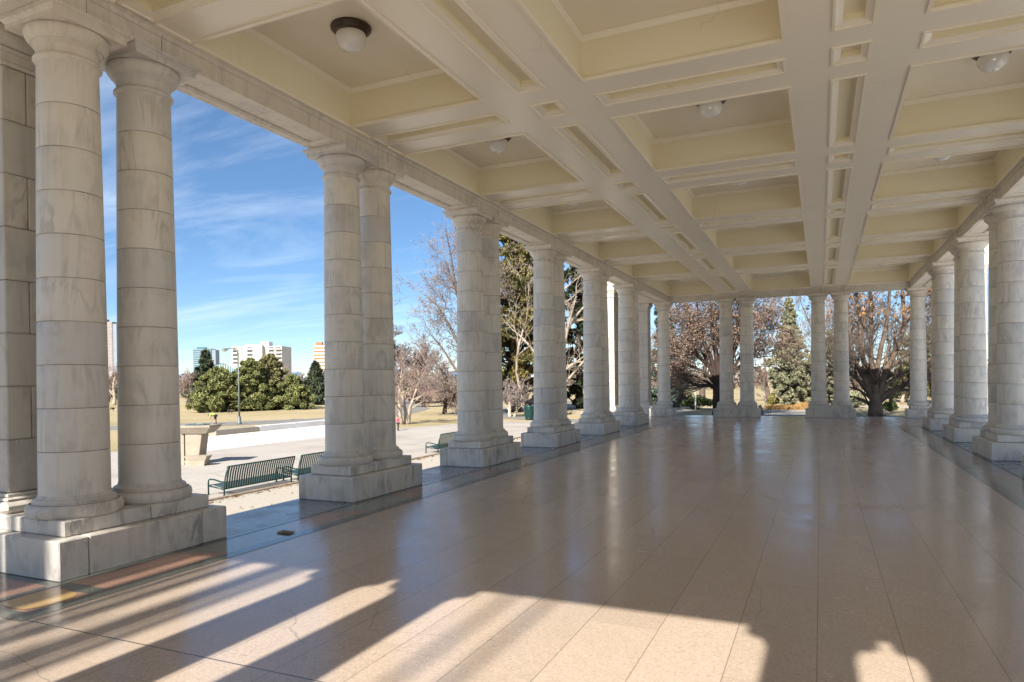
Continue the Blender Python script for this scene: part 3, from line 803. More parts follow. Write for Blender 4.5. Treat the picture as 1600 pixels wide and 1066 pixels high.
def evergreen(name, label, X, Y, H, wd, seed, mat, shape, n=60, per=110, s=.3, group='evergreens in the park', barkm='bark_dark', base=.03, tight=0):
    """trunk, limbs and a crown of leaf clumps; shape(t) = relative radius at height t"""
    r = random.Random(seed); T, L, B = MB(), MB(), MB()
    s, per, fl = s*1.35, int(per*1.35), .42
    T.tube([(0,0,-.1), (.03*H*.1,0,H*.4), (0,.02,H*.93)], [.022*H+.05, .016*H+.03, .01], 8)
    for i in range(n):
        t_ = base + (1-base)*((i+r.random())/n)**(.9)
        a = i*2.39996 + r.uniform(-.5,.5); R0 = wd*shape(t_)
        q_ = r.random()
        rr = R0*r.uniform(.55, 1.0) if q_ < .62 else R0*(r.uniform(1.0, 1.22) if q_ < .82 else r.uniform(.1,.5))
        c = (rr*math.cos(a), rr*math.sin(a), H*t_+r.uniform(-.03,.03)*H)
        cr = max(.12*wd, .25*R0)*r.uniform(.6,1.35)*(.6 if .62 <= q_ < .82 else 1)
        if tight: cr *= tight; rr = min(rr, R0*1.02)
        quads(L, r, c, per, cr, cr, cr*r.uniform(.5,.9), s, flat=fl, out=.9)
        if i % 2 == 0: B.tube([(0,0,H*max(.02, t_-.06)), (c[0]*.5, c[1]*.5, H*(t_-.03)), c], [.008*H+.01, .006*H, .008], 4)
    return put_tree(name, label, (X, Y, G), [('trunk', T, [M[barkm]]), ('branches', B, [M[barkm]]), ('crown', L, [mat])], group)
cone = lambda t_: max(.05, (1-t_)**.85)
dome = lambda t_: max(.08, math.sqrt(max(0, 1-(max(0, t_-.22)/.80)**2))*(.75+.25*min(1, t_/.2)))
pinesh = lambda t_: max(.08, (1-t_)**.46*(.82+.18*min(1, t_/.15)))
egg = lambda t_: max(.1, math.sin(math.pi*min(1, .12+t_*.88))**.7 if t_ < .95 else .12)
colm = lambda t_: (.35+.65*min(1, t_/.2)) * (1 if t_ < .45 else max(.12, 1-(t_-.45)/.55*.85))

# pines and spruces beyond the lawn, left of the second pair of columns
def evg(name, label, u, v_top, Y, wpx, seed, mat, shape, **k):
    X = gx(u, Y); H = zat(u, v_top, Y)-G; wd = wpx/F*dep(X, Y)/2
    return evergreen(name, label, X, Y, H, wd, seed, mat, shape, **k)
evg('spruce_tree', 'dark spruce with pointed top rising behind the left end of the pine row', 322, 551, 58, 62, 1, M['spruce'], cone, n=90, per=90, s=.5)
evg('pine_tree', 'broad yellow green pine sweeping to the ground, leftmost of the pine row', 342, 577, 47, 92, 2, M['pine'], pinesh, n=110, per=230, s=.25)
evg('pine_tree', 'tall green pine directly right of the lamp post', 392, 564, 50, 78, 3, M['pine'], pinesh, n=110, per=230, s=.25)
evg('pine_tree', 'tallest pine with tan needles in the middle of the pine row', 424, 557, 53, 76, 4, M['pine_tan'], pinesh, n=110, per=220, s=.25)
evg('pine_tree', 'low dark green pine at the right end of the pine row', 456, 588, 53, 66, 5, M['pine'], pinesh, n=90, per=210, s=.24)
evg('pine_tree', 'small grey green pine half hidden behind the lamp post', 368, 583, 54, 40, 6, M['spruce'], egg, n=50, per=170, s=.24)
evg('spruce_tree', 'dark conical spruce standing left of the second pair of columns', 494, 568, 66, 52, 7, M['spruce'], cone, n=90, per=80, s=.5)
evg('pine_tree', 'brownish conifer behind the pale stemmed trees right of the second pair', 655, 567, 70, 40, 8, M['evergreen_dark'], cone, n=60, per=60, s=.45)
# large olive evergreen between the third and fourth pairs
evg('juniper_tree', 'huge olive evergreen filling the gap between third and fourth column pairs', 806, 325, 50, 118, 9, M['juniper_y'], egg, n=230, per=240, s=.27, base=.13)
evg('evergreen_tree', 'dark evergreen standing behind the pale limbed tree between fourth and fifth pairs', 905, 400, 58, 90, 10, M['evergreen_dark'], egg, n=110, per=130, s=.45)
evg('blue_spruce', 'blue spruce beside the left corner columns of the far end', 1040, 420, 55, 64, 11, M['blue_spruce'], cone, n=120, per=110, s=.34)
evg('juniper_tree', 'upright blue green juniper with narrow twin top at the far path', 1234, 470, 60, 54, 12, M['juniper'], colm, n=330, per=110, s=.17, base=.04, tight=.85)
evg('juniper_tree', 'paler rounded juniper behind the right of the two middle column pairs', 1268, 560, 62, 40, 13, M['juniper'], egg, n=170, per=110, s=.17, base=.06, tight=.85)
evg('juniper_tree', 'slim olive juniper showing between the two columns right of the path', 1297, 520, 63, 34, 14, M['juniper'], colm, n=200, per=110, s=.17, base=.05, tight=.85)
evg('evergreen_tree', 'dark evergreen far behind the big spreading tree on the right', 1412, 575, 90, 46, 15, M['evergreen_dark'], dome, n=60, per=90, s=.5)
evg('pine_tree', 'tan green conifer behind the right limbs of the big spreading tree', 1440, 505, 75, 60, 16, M['pine_tan'], egg, n=90, per=90, s=.45, base=.1)
def shrub(label, u, v_top, Y, wpx, seed, mat, name='shrub', cat='shrub', n=22, per=120, s=.16, group='shrubs in the park'):
    X = gx(u, Y); H = max(.3, zat(u, v_top, Y)-G); wd = wpx/F*dep(X, Y)/2
    r = random.Random(seed); L, B = MB(), MB()
    for i in range(n):
        a = i*2.4; q = math.sqrt((i+.5)/n); hh = H*(.85-.45*q*q)*r.uniform(.55, 1)
        c = (wd*q*.8*math.cos(a), wd*q*.8*math.sin(a), hh*.7)
        quads(L, r, c, per, wd*.3, wd*.3, hh*.36, s)
        B.tube([(c[0]*.1, c[1]*.1, -.05), (c[0]*.6, c[1]*.6, hh*.4), c], [.03, .02, .006], 4)
    t_ = thing(name, label, cat, (X, Y, G), 0, group)
    L.obj('foliage', [mat], t_); B.obj('stems', [M['bark_grey']], t_)
shrub('rounded green yew shrub under the withered beech', 1086, 603, 58, 56, 21, M['shrub'], n=30)
shrub('yellow green shrub left of the far juniper', 1207, 608, 66, 20, 22, M['shrub_y'])
shrub('low leafy green shrub right of the big trunk', 1390, 618, 56, 22, 23, M['shrub'])
shrub('small brown shrub left of the big trunk', 1337, 598, 62, 30, 24, M['juniper'])
shrub('low dark yew shrub left of the withered beech', 1060, 592, 62, 30, 25, M['blue_spruce'])
shrub('grey brown thicket right of the trash can', 850, 600, 60, 60, 26, M['twig_grey'], n=26, s=.22)
# golden ornamental grass below the juniper
r = random.Random(8); b = MB()
for i in range(2600):
    Y = 58.6+r.uniform(-.9,.9); X = gx(r.uniform(1198, 1262), Y); h = r.uniform(.12,.42)+.30*max(0, math.sin(X*2.1)*math.sin(X*.9+Y)); dx = r.gauss(0,.18); dy = r.gauss(0,.18)
    b.add([(X-.012,Y,G),(X+.012,Y,G),(X+dx*.5+.008,Y+dy*.5,G+h*.7),(X+dx,Y+dy,G+h)], [(0,1,2,3)])
M['gold_grass'] = simple('golden_grass', (.40,.25,.09), (.30,.18,.07), 2, .8, island=.6)
tag(b.obj('ornamental_grass', [M['gold_grass']]), 'dry golden ornamental grass under the far juniper', 'grass', kind='stuff')

# bare trees
PK = ('bark_grey', 'twig_pink'); GY = ('bark_grey', 'twig_grey')
def bt(label, u, v_top, Y, tr, seed, mats=GY, name='bare_tree', **k):
    X = gx(u, Y); H = zat(u, v_top, Y)-G
    return bare(name, label, X, Y, H, tr, seed, (M[mats[0]], M[mats[1]]), **k)
bt('pale stemmed bare tree with pinkish twigs seen between the first two columns', 178, 560, 62, .16, 31, ('bark_pale', 'twig_pink'), mx=5, o=dict(nb=(5,4,4,3)))
bt('dark trunked bare tree behind the pale one between the first two columns', 168, 566, 75, .2, 32, PK, mx=5, o=dict(nb=(5,4,4,3)))
bt('purplish bare tree at the left edge of the pine row', 297, 572, 56, .14, 33, PK, mx=5, o=dict(nb=(5,5,4,3), spread=.8))
bt('low whitish bare bush like tree below the purplish one', 300, 606, 50, .08, 34, ('bark_pale', 'twig_grey'), mx=4, o=dict(nb=(5,5,4)))
bt('hazy bare tree behind the pine row near the apartment tower', 440, 566, 84, .2, 35, PK, mx=5)
bt('leaning multi stemmed tree with whitish bark behind the child in pink', 633, 545, 33.5, .14, 36, ('bark_pale', 'twig_pink'), mx=5, stems=3, o=dict(nb=(4,4,3,3), up=.35, spread=.85, rmin=.009, jit=.18), trunk=.34)
bt('small round headed bare tree with dark trunk on the shaded grass', 694, 583, 46, .13, 37, ('bark_dark', 'twig_pink'), mx=5, o=dict(nb=(9,7,5,3), up=.08, spread=.95, rmin=.014, f00=.3), trunk=.3)
bt('distant feathery bare tree right of the second pair of columns', 618, 490, 68, .2, 39, GY, mx=6, o=dict(nb=(8,6,4,3,3), rmin=.022, f00=.2, spread=.8))
bt('distant pinkish bare tree behind the round headed one', 672, 520, 74, .2, 40, PK, mx=6, o=dict(nb=(8,6,4,3,3), rmin=.022, f00=.2, spread=.8))
bt('rusty bare tree left of the third pair, behind the bench', 662, 575, 60, .14, 47, ('bark_dark', 'twig_pink'), mx=5, o=dict(nb=(9,7,5,3), up=.15, spread=.9, rmin=.02, f00=.2))
bt('small many stemmed bare tree with pale bark left of the trash can', 797, 588, 43, .10, 41, ('bark_pale', 'twig_grey'), mx=5, stems=3, o=dict(nb=(5,5,4)))
bt('pale leafless limb tree in front of the huge olive evergreen', 822, 405, 44, .12, 42, ('bark_pale', 'bark_pale'), mx=4, o=dict(nb=(4,3,2), jit=.22, rmin=.018, f00=.45), lean=(-.15,0), trunk=.5)
bt('distant pinkish bare tree behind the far path', 1200, 545, 80, .2, 44, PK, mx=6, o=dict(nb=(5,4,3,3,3)))
bt('small white stemmed young tree beside the far path', 1198, 590, 62, .06, 45, ('bark_pale', 'twig_grey'), mx=4, o=dict(nb=(4,4,3)))
bt('tall grey bare tree behind the far juniper', 1255, 400, 84, .34, 46, GY, mx=6, o=dict(nb=(5,4,4,3,3)))
bt('tall grey bare tree far behind the big spreading tree', 1340, 420, 88, .34, 48, GY, mx=6, o=dict(nb=(5,4,4,3,3)))
bt('pale trunked bare tree right of the big spreading tree', 1411, 520, 76, .22, 49, ('bark_pale', 'twig_pink'), mx=5)
bt('bare tree showing beside the far right corner column', 1468, 430, 70, .28, 50, GY, mx=6, o=dict(nb=(5,4,4,3,3)))
bt('bare rusty tree in the far distance behind the withered beech', 1098, 480, 78, .25, 51, PK, mx=6, o=dict(nb=(5,4,4,3,3)))

# hand-shaped trees ---------------------------------------------------------------
def limb_tree(name, label, X, Y, limbs, scale, seed, mats, o, leaves=None, group='large old trees by the pavilion', mx=4, depthj=1.0):
    """limbs: list of (points [(dx, z), ...] in metres/scale, r0, r1); every limb gets its own depth drift"""
    r = random.Random(seed); T, B, L = MB(), MB(), MB(); tips = []
    for pts, r0, r1, dy in limbs:
        P = []; n_ = len(pts)
        for i, (dx, z) in enumerate(pts):
            f = i/(n_-1); P.append(Vector((dx*scale, dy*f*scale*depthj, z*scale)))
        # smooth
        Q = []
        for i in range(n_-1):
            p0, p1, p2, p3 = P[max(i-1,0)], P[i], P[i+1], P[min(i+2,n_-1)]
            for k in range(4):
                t_ = k/4
                Q.append(.5*((2*p1)+(p2-p0)*t_+(2*p0-5*p1+4*p2-p3)*t_*t_+(3*p1-p0-3*p2+p3)*t_**3))
        Q.append(P[-1]); m_ = len(Q)
        rads = [r0+(r1-r0)*i/(m_-1) for i in range(m_)]
        T.tube([q+rvec(r)*rads[i]*.05 for i, q in enumerate(Q)], rads, 10)
        if r1 < .6*r0 or r1 < .3:
            for k in range(int(o.get('side', 7))):
                f = r.uniform(.3, 1); i = min(int(f*(m_-1)), m_-2); dd = (Q[i+1]-Q[i]).normalized()
                s = rvec(r); s = (s-dd*s.dot(dd)).normalized()
                grow((B, B), r, Q[i], dd*.8+s*o.get('out', .75), o['len']*r.uniform(.5,1.1), rads[i]*.42, 1, mx, o, tips)
            grow((B, B), r, Q[-1], (Q[-1]-Q[-2]), o['len'], r1*.95, 1, mx, o, tips)
    parts = [('trunk', T, [mats[0]]), ('branches', B, [mats[1]])]
    if leaves:
        for p, d in tips:
            if r.random() < leaves[1] and p.z > leaves[4]: quads(L, r, p, leaves[2], leaves[5], leaves[5], leaves[5], leaves[3], flat=1.2)
        parts.append(('leaves', L, [leaves[0]]))
    return put_tree(name, label, (X, Y, G), parts, group)
Y = 45.6; X = gx(1368, Y); s_ = .197/F*dep(X, Y)     # metres per traced pixel
def tr(*pts): return [(px-245, 1016-py) for px, py in pts]
LM = [(tr((247,1045),(246,1012)), .72, .56, 0), (tr((247,1030),(245,985),(244,900),(243,835),(240,740),(237,640)), .56, .15, 0),
      (tr((240,860),(236,700),(215,500),(222,300),(215,60),(205,-160)), 0.203, 0.068, 14),
      (tr((246,850),(246,690),(290,440),(330,240),(350,0),(380,-170)), 0.195, 0.060, -22),
      (tr((228,850),(190,680),(150,460),(140,200),(112,0),(100,-150)), 0.187, 0.060, 40),
      (tr((218,860),(180,780),(110,700),(30,640),(-60,600)), 0.172, 0.053, -30),
      (tr((222,850),(175,720),(100,560),(62,300),(45,80),(30,-80)), 0.156, 0.045, -60),
      (tr((262,860),(320,640),(405,450),(450,250),(440,0),(450,-160)), 0.226, 0.075, 30),
      (tr((262,890),(320,825),(400,785),(470,740),(560,715),(700,650),(820,560)), 0.234, 0.090, 20),
      (tr((270,850),(330,740),(420,680),(540,600),(660,540)), 0.156, 0.053, -50),
      (tr((262,850),(310,690),(430,540),(550,460),(640,380)), 0.140, 0.045, 70),
      (tr((400,480),(455,300),(530,150),(600,10)), 0.101, 0.038, 60),
      (tr((300,640),(340,450),(390,340),(460,250),(520,190)), 0.086, 0.030, -40),
      (tr((190,690),(130,600),(70,480),(10,420)), 0.101, 0.038, 60),
      (tr((228,840),(205,640),(170,560),(160,380),(175,200)), 0.109, 0.038, -50),
      (tr((225,850),(150,760),(80,600),(30,420)), 0.109, 0.038, 40), (tr((222,870),(140,800),(70,770),(0,760)), 0.094, 0.030, 70)]
limb_tree('spreading_tree', 'big old tree with thick dark trunk and spreading limbs framed right of the far end', X, Y, LM, s_, 61, (M['bark_tan'], M['bark_grey']),
          dict(up=.3, jit=.2, nb=(4,4,3), ratio=.66, spread=.8, rr=.6, rmin=.011, len=2.0, side=12, seg=6),
          (M['orange_leaf'], .03, 3, .19, 6.4, .25), mx=4)
Y = 46; X = gx(1121, Y); s_ = .197/F*dep(X, Y)
def tb(*pts): return [(px-390, 1016-py) for px, py in pts]
LB = [(tb((400,1030),(400,940),(402,840),(400,760)), .48, .40, 0),
      (tb((395,800),(330,770),(230,765),(160,720),(110,640)), .17, .05, -40),
      (tb((395,790),(320,690),(240,640),(170,600),(100,560)), .16, .05, 50),
      (tb((395,770),(330,620),(250,540),(180,430),(130,300)), .18, .05, -30),
      (tb((398,770),(350,580),(290,420),(250,240),(230,60)), .2, .05, 30),
      (tb((400,760),(390,560),(360,380),(350,160),(330,-60)), .24, .06, -20),
      (tb((402,760),(420,560),(440,360),(460,120),(480,-80)), .24, .06, 40),
      (tb((405,780),(470,620),(530,480),(570,300),(590,100)), .2, .05, -40),
      (tb((405,800),(480,700),(560,620),(630,560),(690,520)), .18, .05, 30),
      (tb((403,790),(460,680),(530,600),(610,420),(650,250)), .18, .05, 70),
      (tb((395,800),(300,740),(200,690),(120,700)), .12, .04, 80),
      (tb((395,760),(300,560),(180,330),(90,180)), .15, .04, 90), (tb((402,760),(490,520),(590,360),(670,200)), .15, .04, -90)]
limb_tree('beech_tree', 'dark trunked beech keeping withered brown leaves left of the middle columns', X, Y, LB, s_, 62, (M['bark_dark'], M['bark_grey']),
          dict(up=.35, jit=.17, nb=(4,4,3), ratio=.68, spread=.5, rr=.6, rmin=.013, len=2.1, side=15, seg=6, out=.55),
          (M['beech_leaf'], .32, 5, .085, 2.2, .30), mx=4)
# tall tree behind the third pair: trunk hidden, limbs sweeping left
Y = 43; X = gx(737, Y); s_ = dep(X, Y)/F*.88
def tq(*pts): return [(px-737, 657-py) for px, py in pts]
LQ = [(tq((737,668),(738,600),(735,540),(733,480)), .32, .16, 0),
      (tq((737,610),(705,575),(675,535),(650,510)), .13, .04, 10), (tq((736,580),(710,520),(680,465),(655,440)), .14, .04, -14),
      (tq((735,545),(718,470),(695,415),(680,375)), .14, .04, 16), (tq((734,520),(740,440),(738,380),(742,330)), .14, .04, -10),
      (tq((737,600),(700,600),(670,585),(645,560)), .10, .03, -20), (tq((736,560),(755,490),(768,430),(772,380)), .12, .04, 12),
      (tq((734,500),(712,430),(705,370),(700,330)), .12, .04, -18), (tq((736,590),(712,545),(690,500),(672,490)), .10, .03, 24), (tq((737,620),(712,610),(690,618),(668,610)), .08, .03, 10)]
limb_tree('bare_tree', 'tall grey twigged bare tree with trunk behind the third pair of columns', X, Y, LQ, s_, 64, (M['bark_grey'], M['twig_grey']),
          dict(up=.25, jit=.2, nb=(4,3,3), ratio=.64, spread=.75, rr=.6, rmin=.017, len=2.3, side=15, seg=7, out=.8), None, mx=4)
# pale limbed tree between the fourth and fifth pairs: trunk hidden behind the fourth pair
Y = 45; X = gx(866, Y); s_ = .282/F*dep(X, Y)
def ts(*pts): return [(px-395, 1030-py) for px, py in pts]
LS = [(ts((395,1040),(396,960),(398,900)), .45, .38, 0),
      (ts((398,920),(440,870),(500,800),(590,700)), .16, .06, 20), (ts((398,900),(420,830),(480,770),(560,720)), .12, .05, -30),
      (ts((400,880),(420,720),(470,560),(520,480),(600,400)), .2, .06, 30), (ts((400,880),(410,760),(460,640),(500,500),(540,380)), .17, .06, -30),
      (ts((398,880),(395,640),(420,600),(490,520),(560,500)), .14, .05, 50), (ts((398,880),(395,560),(415,400),(450,350),(520,300)), .2, .05, -20),
      (ts((398,890),(392,500),(400,250),(405,60)), .26, .08, 10), (ts((396,880),(350,600),(330,400),(300,200)), .2, .06, 20), (ts((396,890),(340,760),(260,640),(180,560)), .16, .05, -30),
      (ts((400,470),(430,430),(500,390),(560,350)), .08, .03, -20), (ts((402,860),(440,780),(500,740),(580,730)), .1, .04, 60)]
limb_tree('pale_limbed_tree', 'pale barked tree with sweeping bare limbs between fourth and fifth column pairs', X, Y, LS, s_, 63, (M['bark_pale'], M['bark_pale']),
          dict(up=.3, jit=.2, nb=(3,3,2), ratio=.62, spread=.7, rr=.5, rmin=.014, len=1.6, side=4, seg=6), None, mx=3)
# trees south and east of the pavilion (their shadows fall on the floor)
def strm(label, X, Y, H, tr_, seed, **k): bare('bare_tree', label, X, Y, H, tr_, seed, (M['bark_grey'], M['twig_grey']), group='bare trees south and east of the pavilion', **k)
r = random.Random(90)
def upright(label, X, Y, xs, H, seed, r0=.2, r1=.085):
    L_ = [([(0,-.2), (0,1.5), (xs[0]*.2,3.2), (xs[0]*.35,4.2)], .42, .26, 0)]
    for x in xs: L_.append(([(x*.12,2.2+r.uniform(0,1)), (x*.55,5.2), (x*.92+r.uniform(-.05,.05),8.6), (x,11.2), (x+r.uniform(-.05,.05),13.6), (x*1.02,H+r.uniform(-1.5,.8))], r0*r.uniform(.85,1.2), r1, r.uniform(-10,10)/10))
    limb_tree('bare_tree', label, X, Y, L_, 1.0, seed, (M['bark_grey'], M['twig_grey']), dict(up=1.2, jit=.12, nb=(3,3), ratio=.55, spread=.4, rr=.5, rmin=.02, len=1.8, side=3, seg=5, out=.35), None, 'bare trees south and east of the pavilion', 2)
upright('many limbed upright bare tree south of the pavilion', .6, -17, [-2.7,-2.2,-1.75,-1.3,-.85,-.45,-.2,.18,.42,.68], 17.5, 71)
upright('smaller upright bare tree beside the many limbed one south of the pavilion', 2.0, -18.5, [-.16,.02,.2], 18, 72, .16, .08)
upright('slender bare tree south of the pavilion', 5.15, -24, [-.18,.25], 22, 75, .12, .045)
for i, (x, y, h) in enumerate(((34,10,13), (30,26,11), (38,40,14), (46,-8,12))):
    strm(('broad', 'small', 'tall', 'distant')[i]+' bare tree east of the pavilion', x, y, h, .3, 80+i, mx=5)

# ------------------------------------------------------------------ benches
M['bench'] = simple('green_enamel', (.011,.052,.046), (.008,.04,.036), 6, .3, .05, spec=.5)
bench0 = None
def make_bench(label, loc, rz=0):
    t_ = thing('park_bench', label, 'bench', loc, rz, 'green steel benches')
    L = 2.42; b = MB(); n = 29; w_ = .05
    def straps(b, p):
        for i in range(n):
            y = .05+(L-.1)*(i+.5)/n
            for a, c in zip(p, p[1:]):
                dx, dz = c[0]-a[0], c[1]-a[1]; q = .008/math.hypot(dx, dz); ox, oz = -dz*q, dx*q
                b.add([(a[0],y-w_/2,a[1]),(c[0],y-w_/2,c[1]),(c[0],y+w_/2,c[1]),(a[0],y+w_/2,a[1]),(a[0]+ox,y-w_/2,a[1]+oz),(c[0]+ox,y-w_/2,c[1]+oz),(c[0]+ox,y+w_/2,c[1]+oz),(a[0]+ox,y+w_/2,a[1]+oz)], [(0,1,2,3),(4,7,6,5),(0,4,5,1),(3,2,6,7),(0,3,7,4),(1,5,6,2)])
    straps(b, [(-.03,.175),(-.10,.185),(-.36,.235),(-.50,.255),(-.545,.235)])
    b.tube([(-.545,.02,.235),(-.545,L-.02,.235)], .014, 8); b.tube([(-.03,.02,.165),(-.03,L-.02,.165)], .014, 8)
    b.obj('seat', [M['bench']], t_)
    b = MB(); straps(b, [(-.025,.18),(-.005,.26),(.02,.42),(.06,.60),(.112,.735)])
    b.tube([(.116,.02,.738),(.116,L-.02,.738)], .019, 8)
    b.obj('backrest', [M['bench']], t_)
    for y in (.02, L-.02):
        b = MB(); b.tube([(-.02,y,0),(-.02,y,.20),(.02,y,.44),(.116,y,.738)], .02, 8); b.cbox(-.06,.02,y-.035,y+.035,0,.012,.003); b.obj('leg', [M['bench']], t_)
        b = MB(); b.tube([(-.56,y,0),(-.56,y,.30),(-.55,y,.365),(-.50,y,.395),(-.35,y,.39),(-.15,y,.35),(.0,y,.345)], .02, 8); b.cbox(-.60,-.52,y-.035,y+.035,0,.012,.003); b.obj('armrest', [M['bench']], t_)
        b = MB(); b.tube([(-.56,y,.225),(-.02,y,.16)], .018, 8); b.obj('side_rail', [M['bench']], t_)
    return t_
bench0 = make_bench('green slatted bench nearest the camera, between first and second column pairs', (-5.66, 7.66, G))
dup(bench0, None, (-5.66, 10.32, G), 0, None, 'green slatted bench end to end with the nearest one, partly behind the second pair')
dup(bench0, None, (-5.62, 18.1, G), 0, None, 'green slatted bench half hidden by the third pair of columns')
dup(bench0, None, (gx(1192,49.5), 49.0, G), R(180), None, 'green bench beside the garden path beyond the far end')

# ------------------------------------------------------------------ stone sundial
M['dial'] = simple('dial_bronze', (.10,.13,.12), (.06,.08,.075), 9, .4, spec=.5)
sd = thing('sundial', 'pale stone pedestal sundial with slanted slab top and dark dial beyond the first columns', 'sundial', (gx(312, 12.6), 12.6, G), R(24))
b = MB(); b.frust(-.52,.34,-.34,.34,1.08,1.30,.20,.16); b.box(-.72,.54,-.50,.50,1.303,1.37); b.obj('top_slab', [M['conc']], sd)
b = MB(); b.lathe([(.42,1.371),(.42,1.388),(.38,1.394)], -.1, 0, n=36, cap=True); b.add([(-.12,-.015,1.394),(.12,0,1.395),(-.16,0,1.47),(-.12,.015,1.394)], [(0,1,2),(1,3,2),(0,2,3)]); b.obj('dial_plate', [M['dial']], sd)
b = MB(); b.frust(-.40,-.0,-.30,.30,0,1.078,.0,.0); b.add([(.0,-.30,0),(.0,.30,0),(.0,.30,1.076),(.0,-.30,1.076),(.03,-.28,0),(.03,.28,0),(.17,.28,1.076),(.17,-.28,1.076)], [(0,4,7,3),(1,2,6,5),(4,5,6,7),(3,7,6,2)]); b.obj('pedestal', [M['conc']], sd)
b = MB(); b.box(-.58,-.46,-.28,.30,0,1.078); b.obj('side_slab', [M['conc']], sd)
b = MB(); b.frust(-.22,.42,-.70,-.32,0,.19,.03,.0); b.frust(-.18,.46,-.70,-.32,.193,.34,.07,.03); b.obj('step', [M['conc']], sd)

# ------------------------------------------------------------------ lamp post, trash can, post, boundary stone
M['lamp_paint'] = simple('grey_green_paint', (.16,.19,.18), (.12,.15,.14), 4, .45)
X, Y = -29.0, 30.84; HL = zat(374, 548, Y)-G
lp = thing('street_lamp', 'tall grey green lamp post with curved arm before the pines', 'street lamp', (X, Y, G))
b = MB(); b.lathe([(.16,0),(.16,.10),(.13,.14),(.115,.5),(.10,.54)], n=16, cap=True); b.obj('base', [M['lamp_paint']], lp)
b = MB(); b.tube([(0,0,.5),(0,0,HL*.5),(0,0,HL-.22)], [.062,.052,.042], 10); b.obj('pole', [M['lamp_paint']], lp)
b = MB(); a_ = Vector((-rt.x, -rt.y, 0)); b.tube([tuple(a_*d_+Vector((0,0,z_))) for d_, z_ in ((0,HL-.25),(.05,HL-.08),(.2,HL+.10),(.5,HL+.17),(.82,HL+.14))], [.055,.052,.05,.048,.046], 8); b.obj('arm', [M['lamp_paint']], lp)
b = MB(); p_ = a_*.95; b.lathe([(.04,HL+.19),(.12,HL+.16),(.21,HL+.08),(.21,HL+.05)], p_.x, p_.y, n=16); b.obj('lamp_head', [M['lamp_paint']], lp)
b = MB(); b.lathe([(.19,HL+.05),(.15,HL-.02),(.07,HL-.06),(.01,HL-.065)], p_.x, p_.y, n=16); b.obj('lens', [M['opal']], lp)
X, Y = gx(826.5, 39.6), 39.6
tc_ = thing('trash_can', 'dark green steel trash can beside the fourth pair of columns', 'trash can', (X, Y, G))
b = MB(); b.lathe([(.26,0),(.27,.04),(.31,.8),(.315,.84)], n=24, cap=True)
for k in range(22):
    a = 2*math.pi*k/22; b.tube([(.275*math.cos(a),.275*math.sin(a),.03),(.325*math.cos(a),.325*math.sin(a),.86)], .016, 4)
b.obj('body', [M['bench']], tc_)
b = MB(); b.lathe([(.33,.86),(.345,.90),(.34,.95),(.28,1.0),(.17,1.03),(.16,1.01),(.15,.95)], n=24); b.obj('lid', [M['bench']], tc_)
b = MB(); b.lathe([(.285,.06),(.30,.07),(.30,.10),(.288,.11)], n=24); b.obj('hoop', [M['bench']], tc_)
X, Y = gx(1086.5, 56), 56
b = MB(); b.cbox(-.05,.05,-.05,.05,-.1, zat(1086, 610, Y)-G-.08, .01); b.frust(-.06,.06,-.06,.06, zat(1086, 610, Y)-G-.08, zat(1086, 610, Y)-G, -.05, -.05)
tag(b.obj('marker_post', [M['white_conc']], None, (X, Y, G)), 'slim white marker post before the yew shrub', 'post')
b = MB(); 
for k in range(8):
    a0 = R(200+11*k); a1 = R(200+11*k+10.8)
    P = [( -6.5+4.2*math.cos(a)*q_, 49+4.2*math.sin(a)*q_) for a in (a0, a1) for q_ in (1, .9)]
    v = [(x, y, z) for z in (G-.05, G+.34) for x, y in (P[0], P[1], P[3], P[2])]
    b.add(v, [(0,1,2,3),(7,6,5,4),(0,4,5,1),(1,5,6,2),(2,6,7,3),(3,7,4,0)])
tag(b.obj('curved_wall', [M['conc']]), 'low curved stone seat wall under the pale limbed tree', 'low wall')

# ------------------------------------------------------------------ people and geese
def skin_mesh(name, nodes, edges, m, parent=None, root=0, sub=1):
    """continuous surface grown over a skeleton: nodes = [(x, y, z, rx[, ry])]"""
    me = bpy.data.meshes.new(name); me.from_pydata([q[:3] for q in nodes], edges, [])
    o = bpy.data.objects.new(name+'_tmp', me); C.objects.link(o)
    md = o.modifiers.new('s', 'SKIN'); md.use_smooth_shade = True
    sv = me.skin_vertices.new(name='') if hasattr(me.skin_vertices, 'new') and not me.skin_vertices else me.skin_vertices[0]
    for i, q in enumerate(nodes):
        sv.data[i].radius = (q[3], q[4] if len(q) > 4 else q[3]); sv.data[i].use_root = (i == root)
    sb = o.modifiers.new('d', 'SUBSURF'); sb.levels = sub; sb.render_levels = sub
    dg = bpy.context.evaluated_depsgraph_get(); dg.update()
    out = bpy.data.meshes.new_from_object(o.evaluated_get(dg))
    out.materials.clear(); out.materials.append(m)
    bpy.data.objects.remove(o); out.name = name
    ob = bpy.data.objects.new(name, out); C.objects.link(ob); ob.parent = parent
    return ob
M['skin'] = simple('skin', (.50,.30,.21), None, 8, .6)
M['pink'] = simple('pink_cloth', (.55,.06,.16), (.46,.05,.13), 12, .8)
M['darkcloth'] = simple('dark_cloth', (.03,.03,.04), None, 12, .85)
M['neon'] = simple('neon_yellow_cloth', (.45,.72,.10), (.38,.62,.08), 12, .8)
M['hair'] = simple('dark_hair', (.035,.022,.015), None, 20, .6)
M['goose'] = simple('goose_feathers', (.09,.065,.045), (.05,.038,.028), 9, .8)
M['black'] = simple('black_feathers', (.012,.012,.012), None, 9, .6)
M['white_shoe'] = simple('shoe', (.55,.53,.5), None, 9, .6)
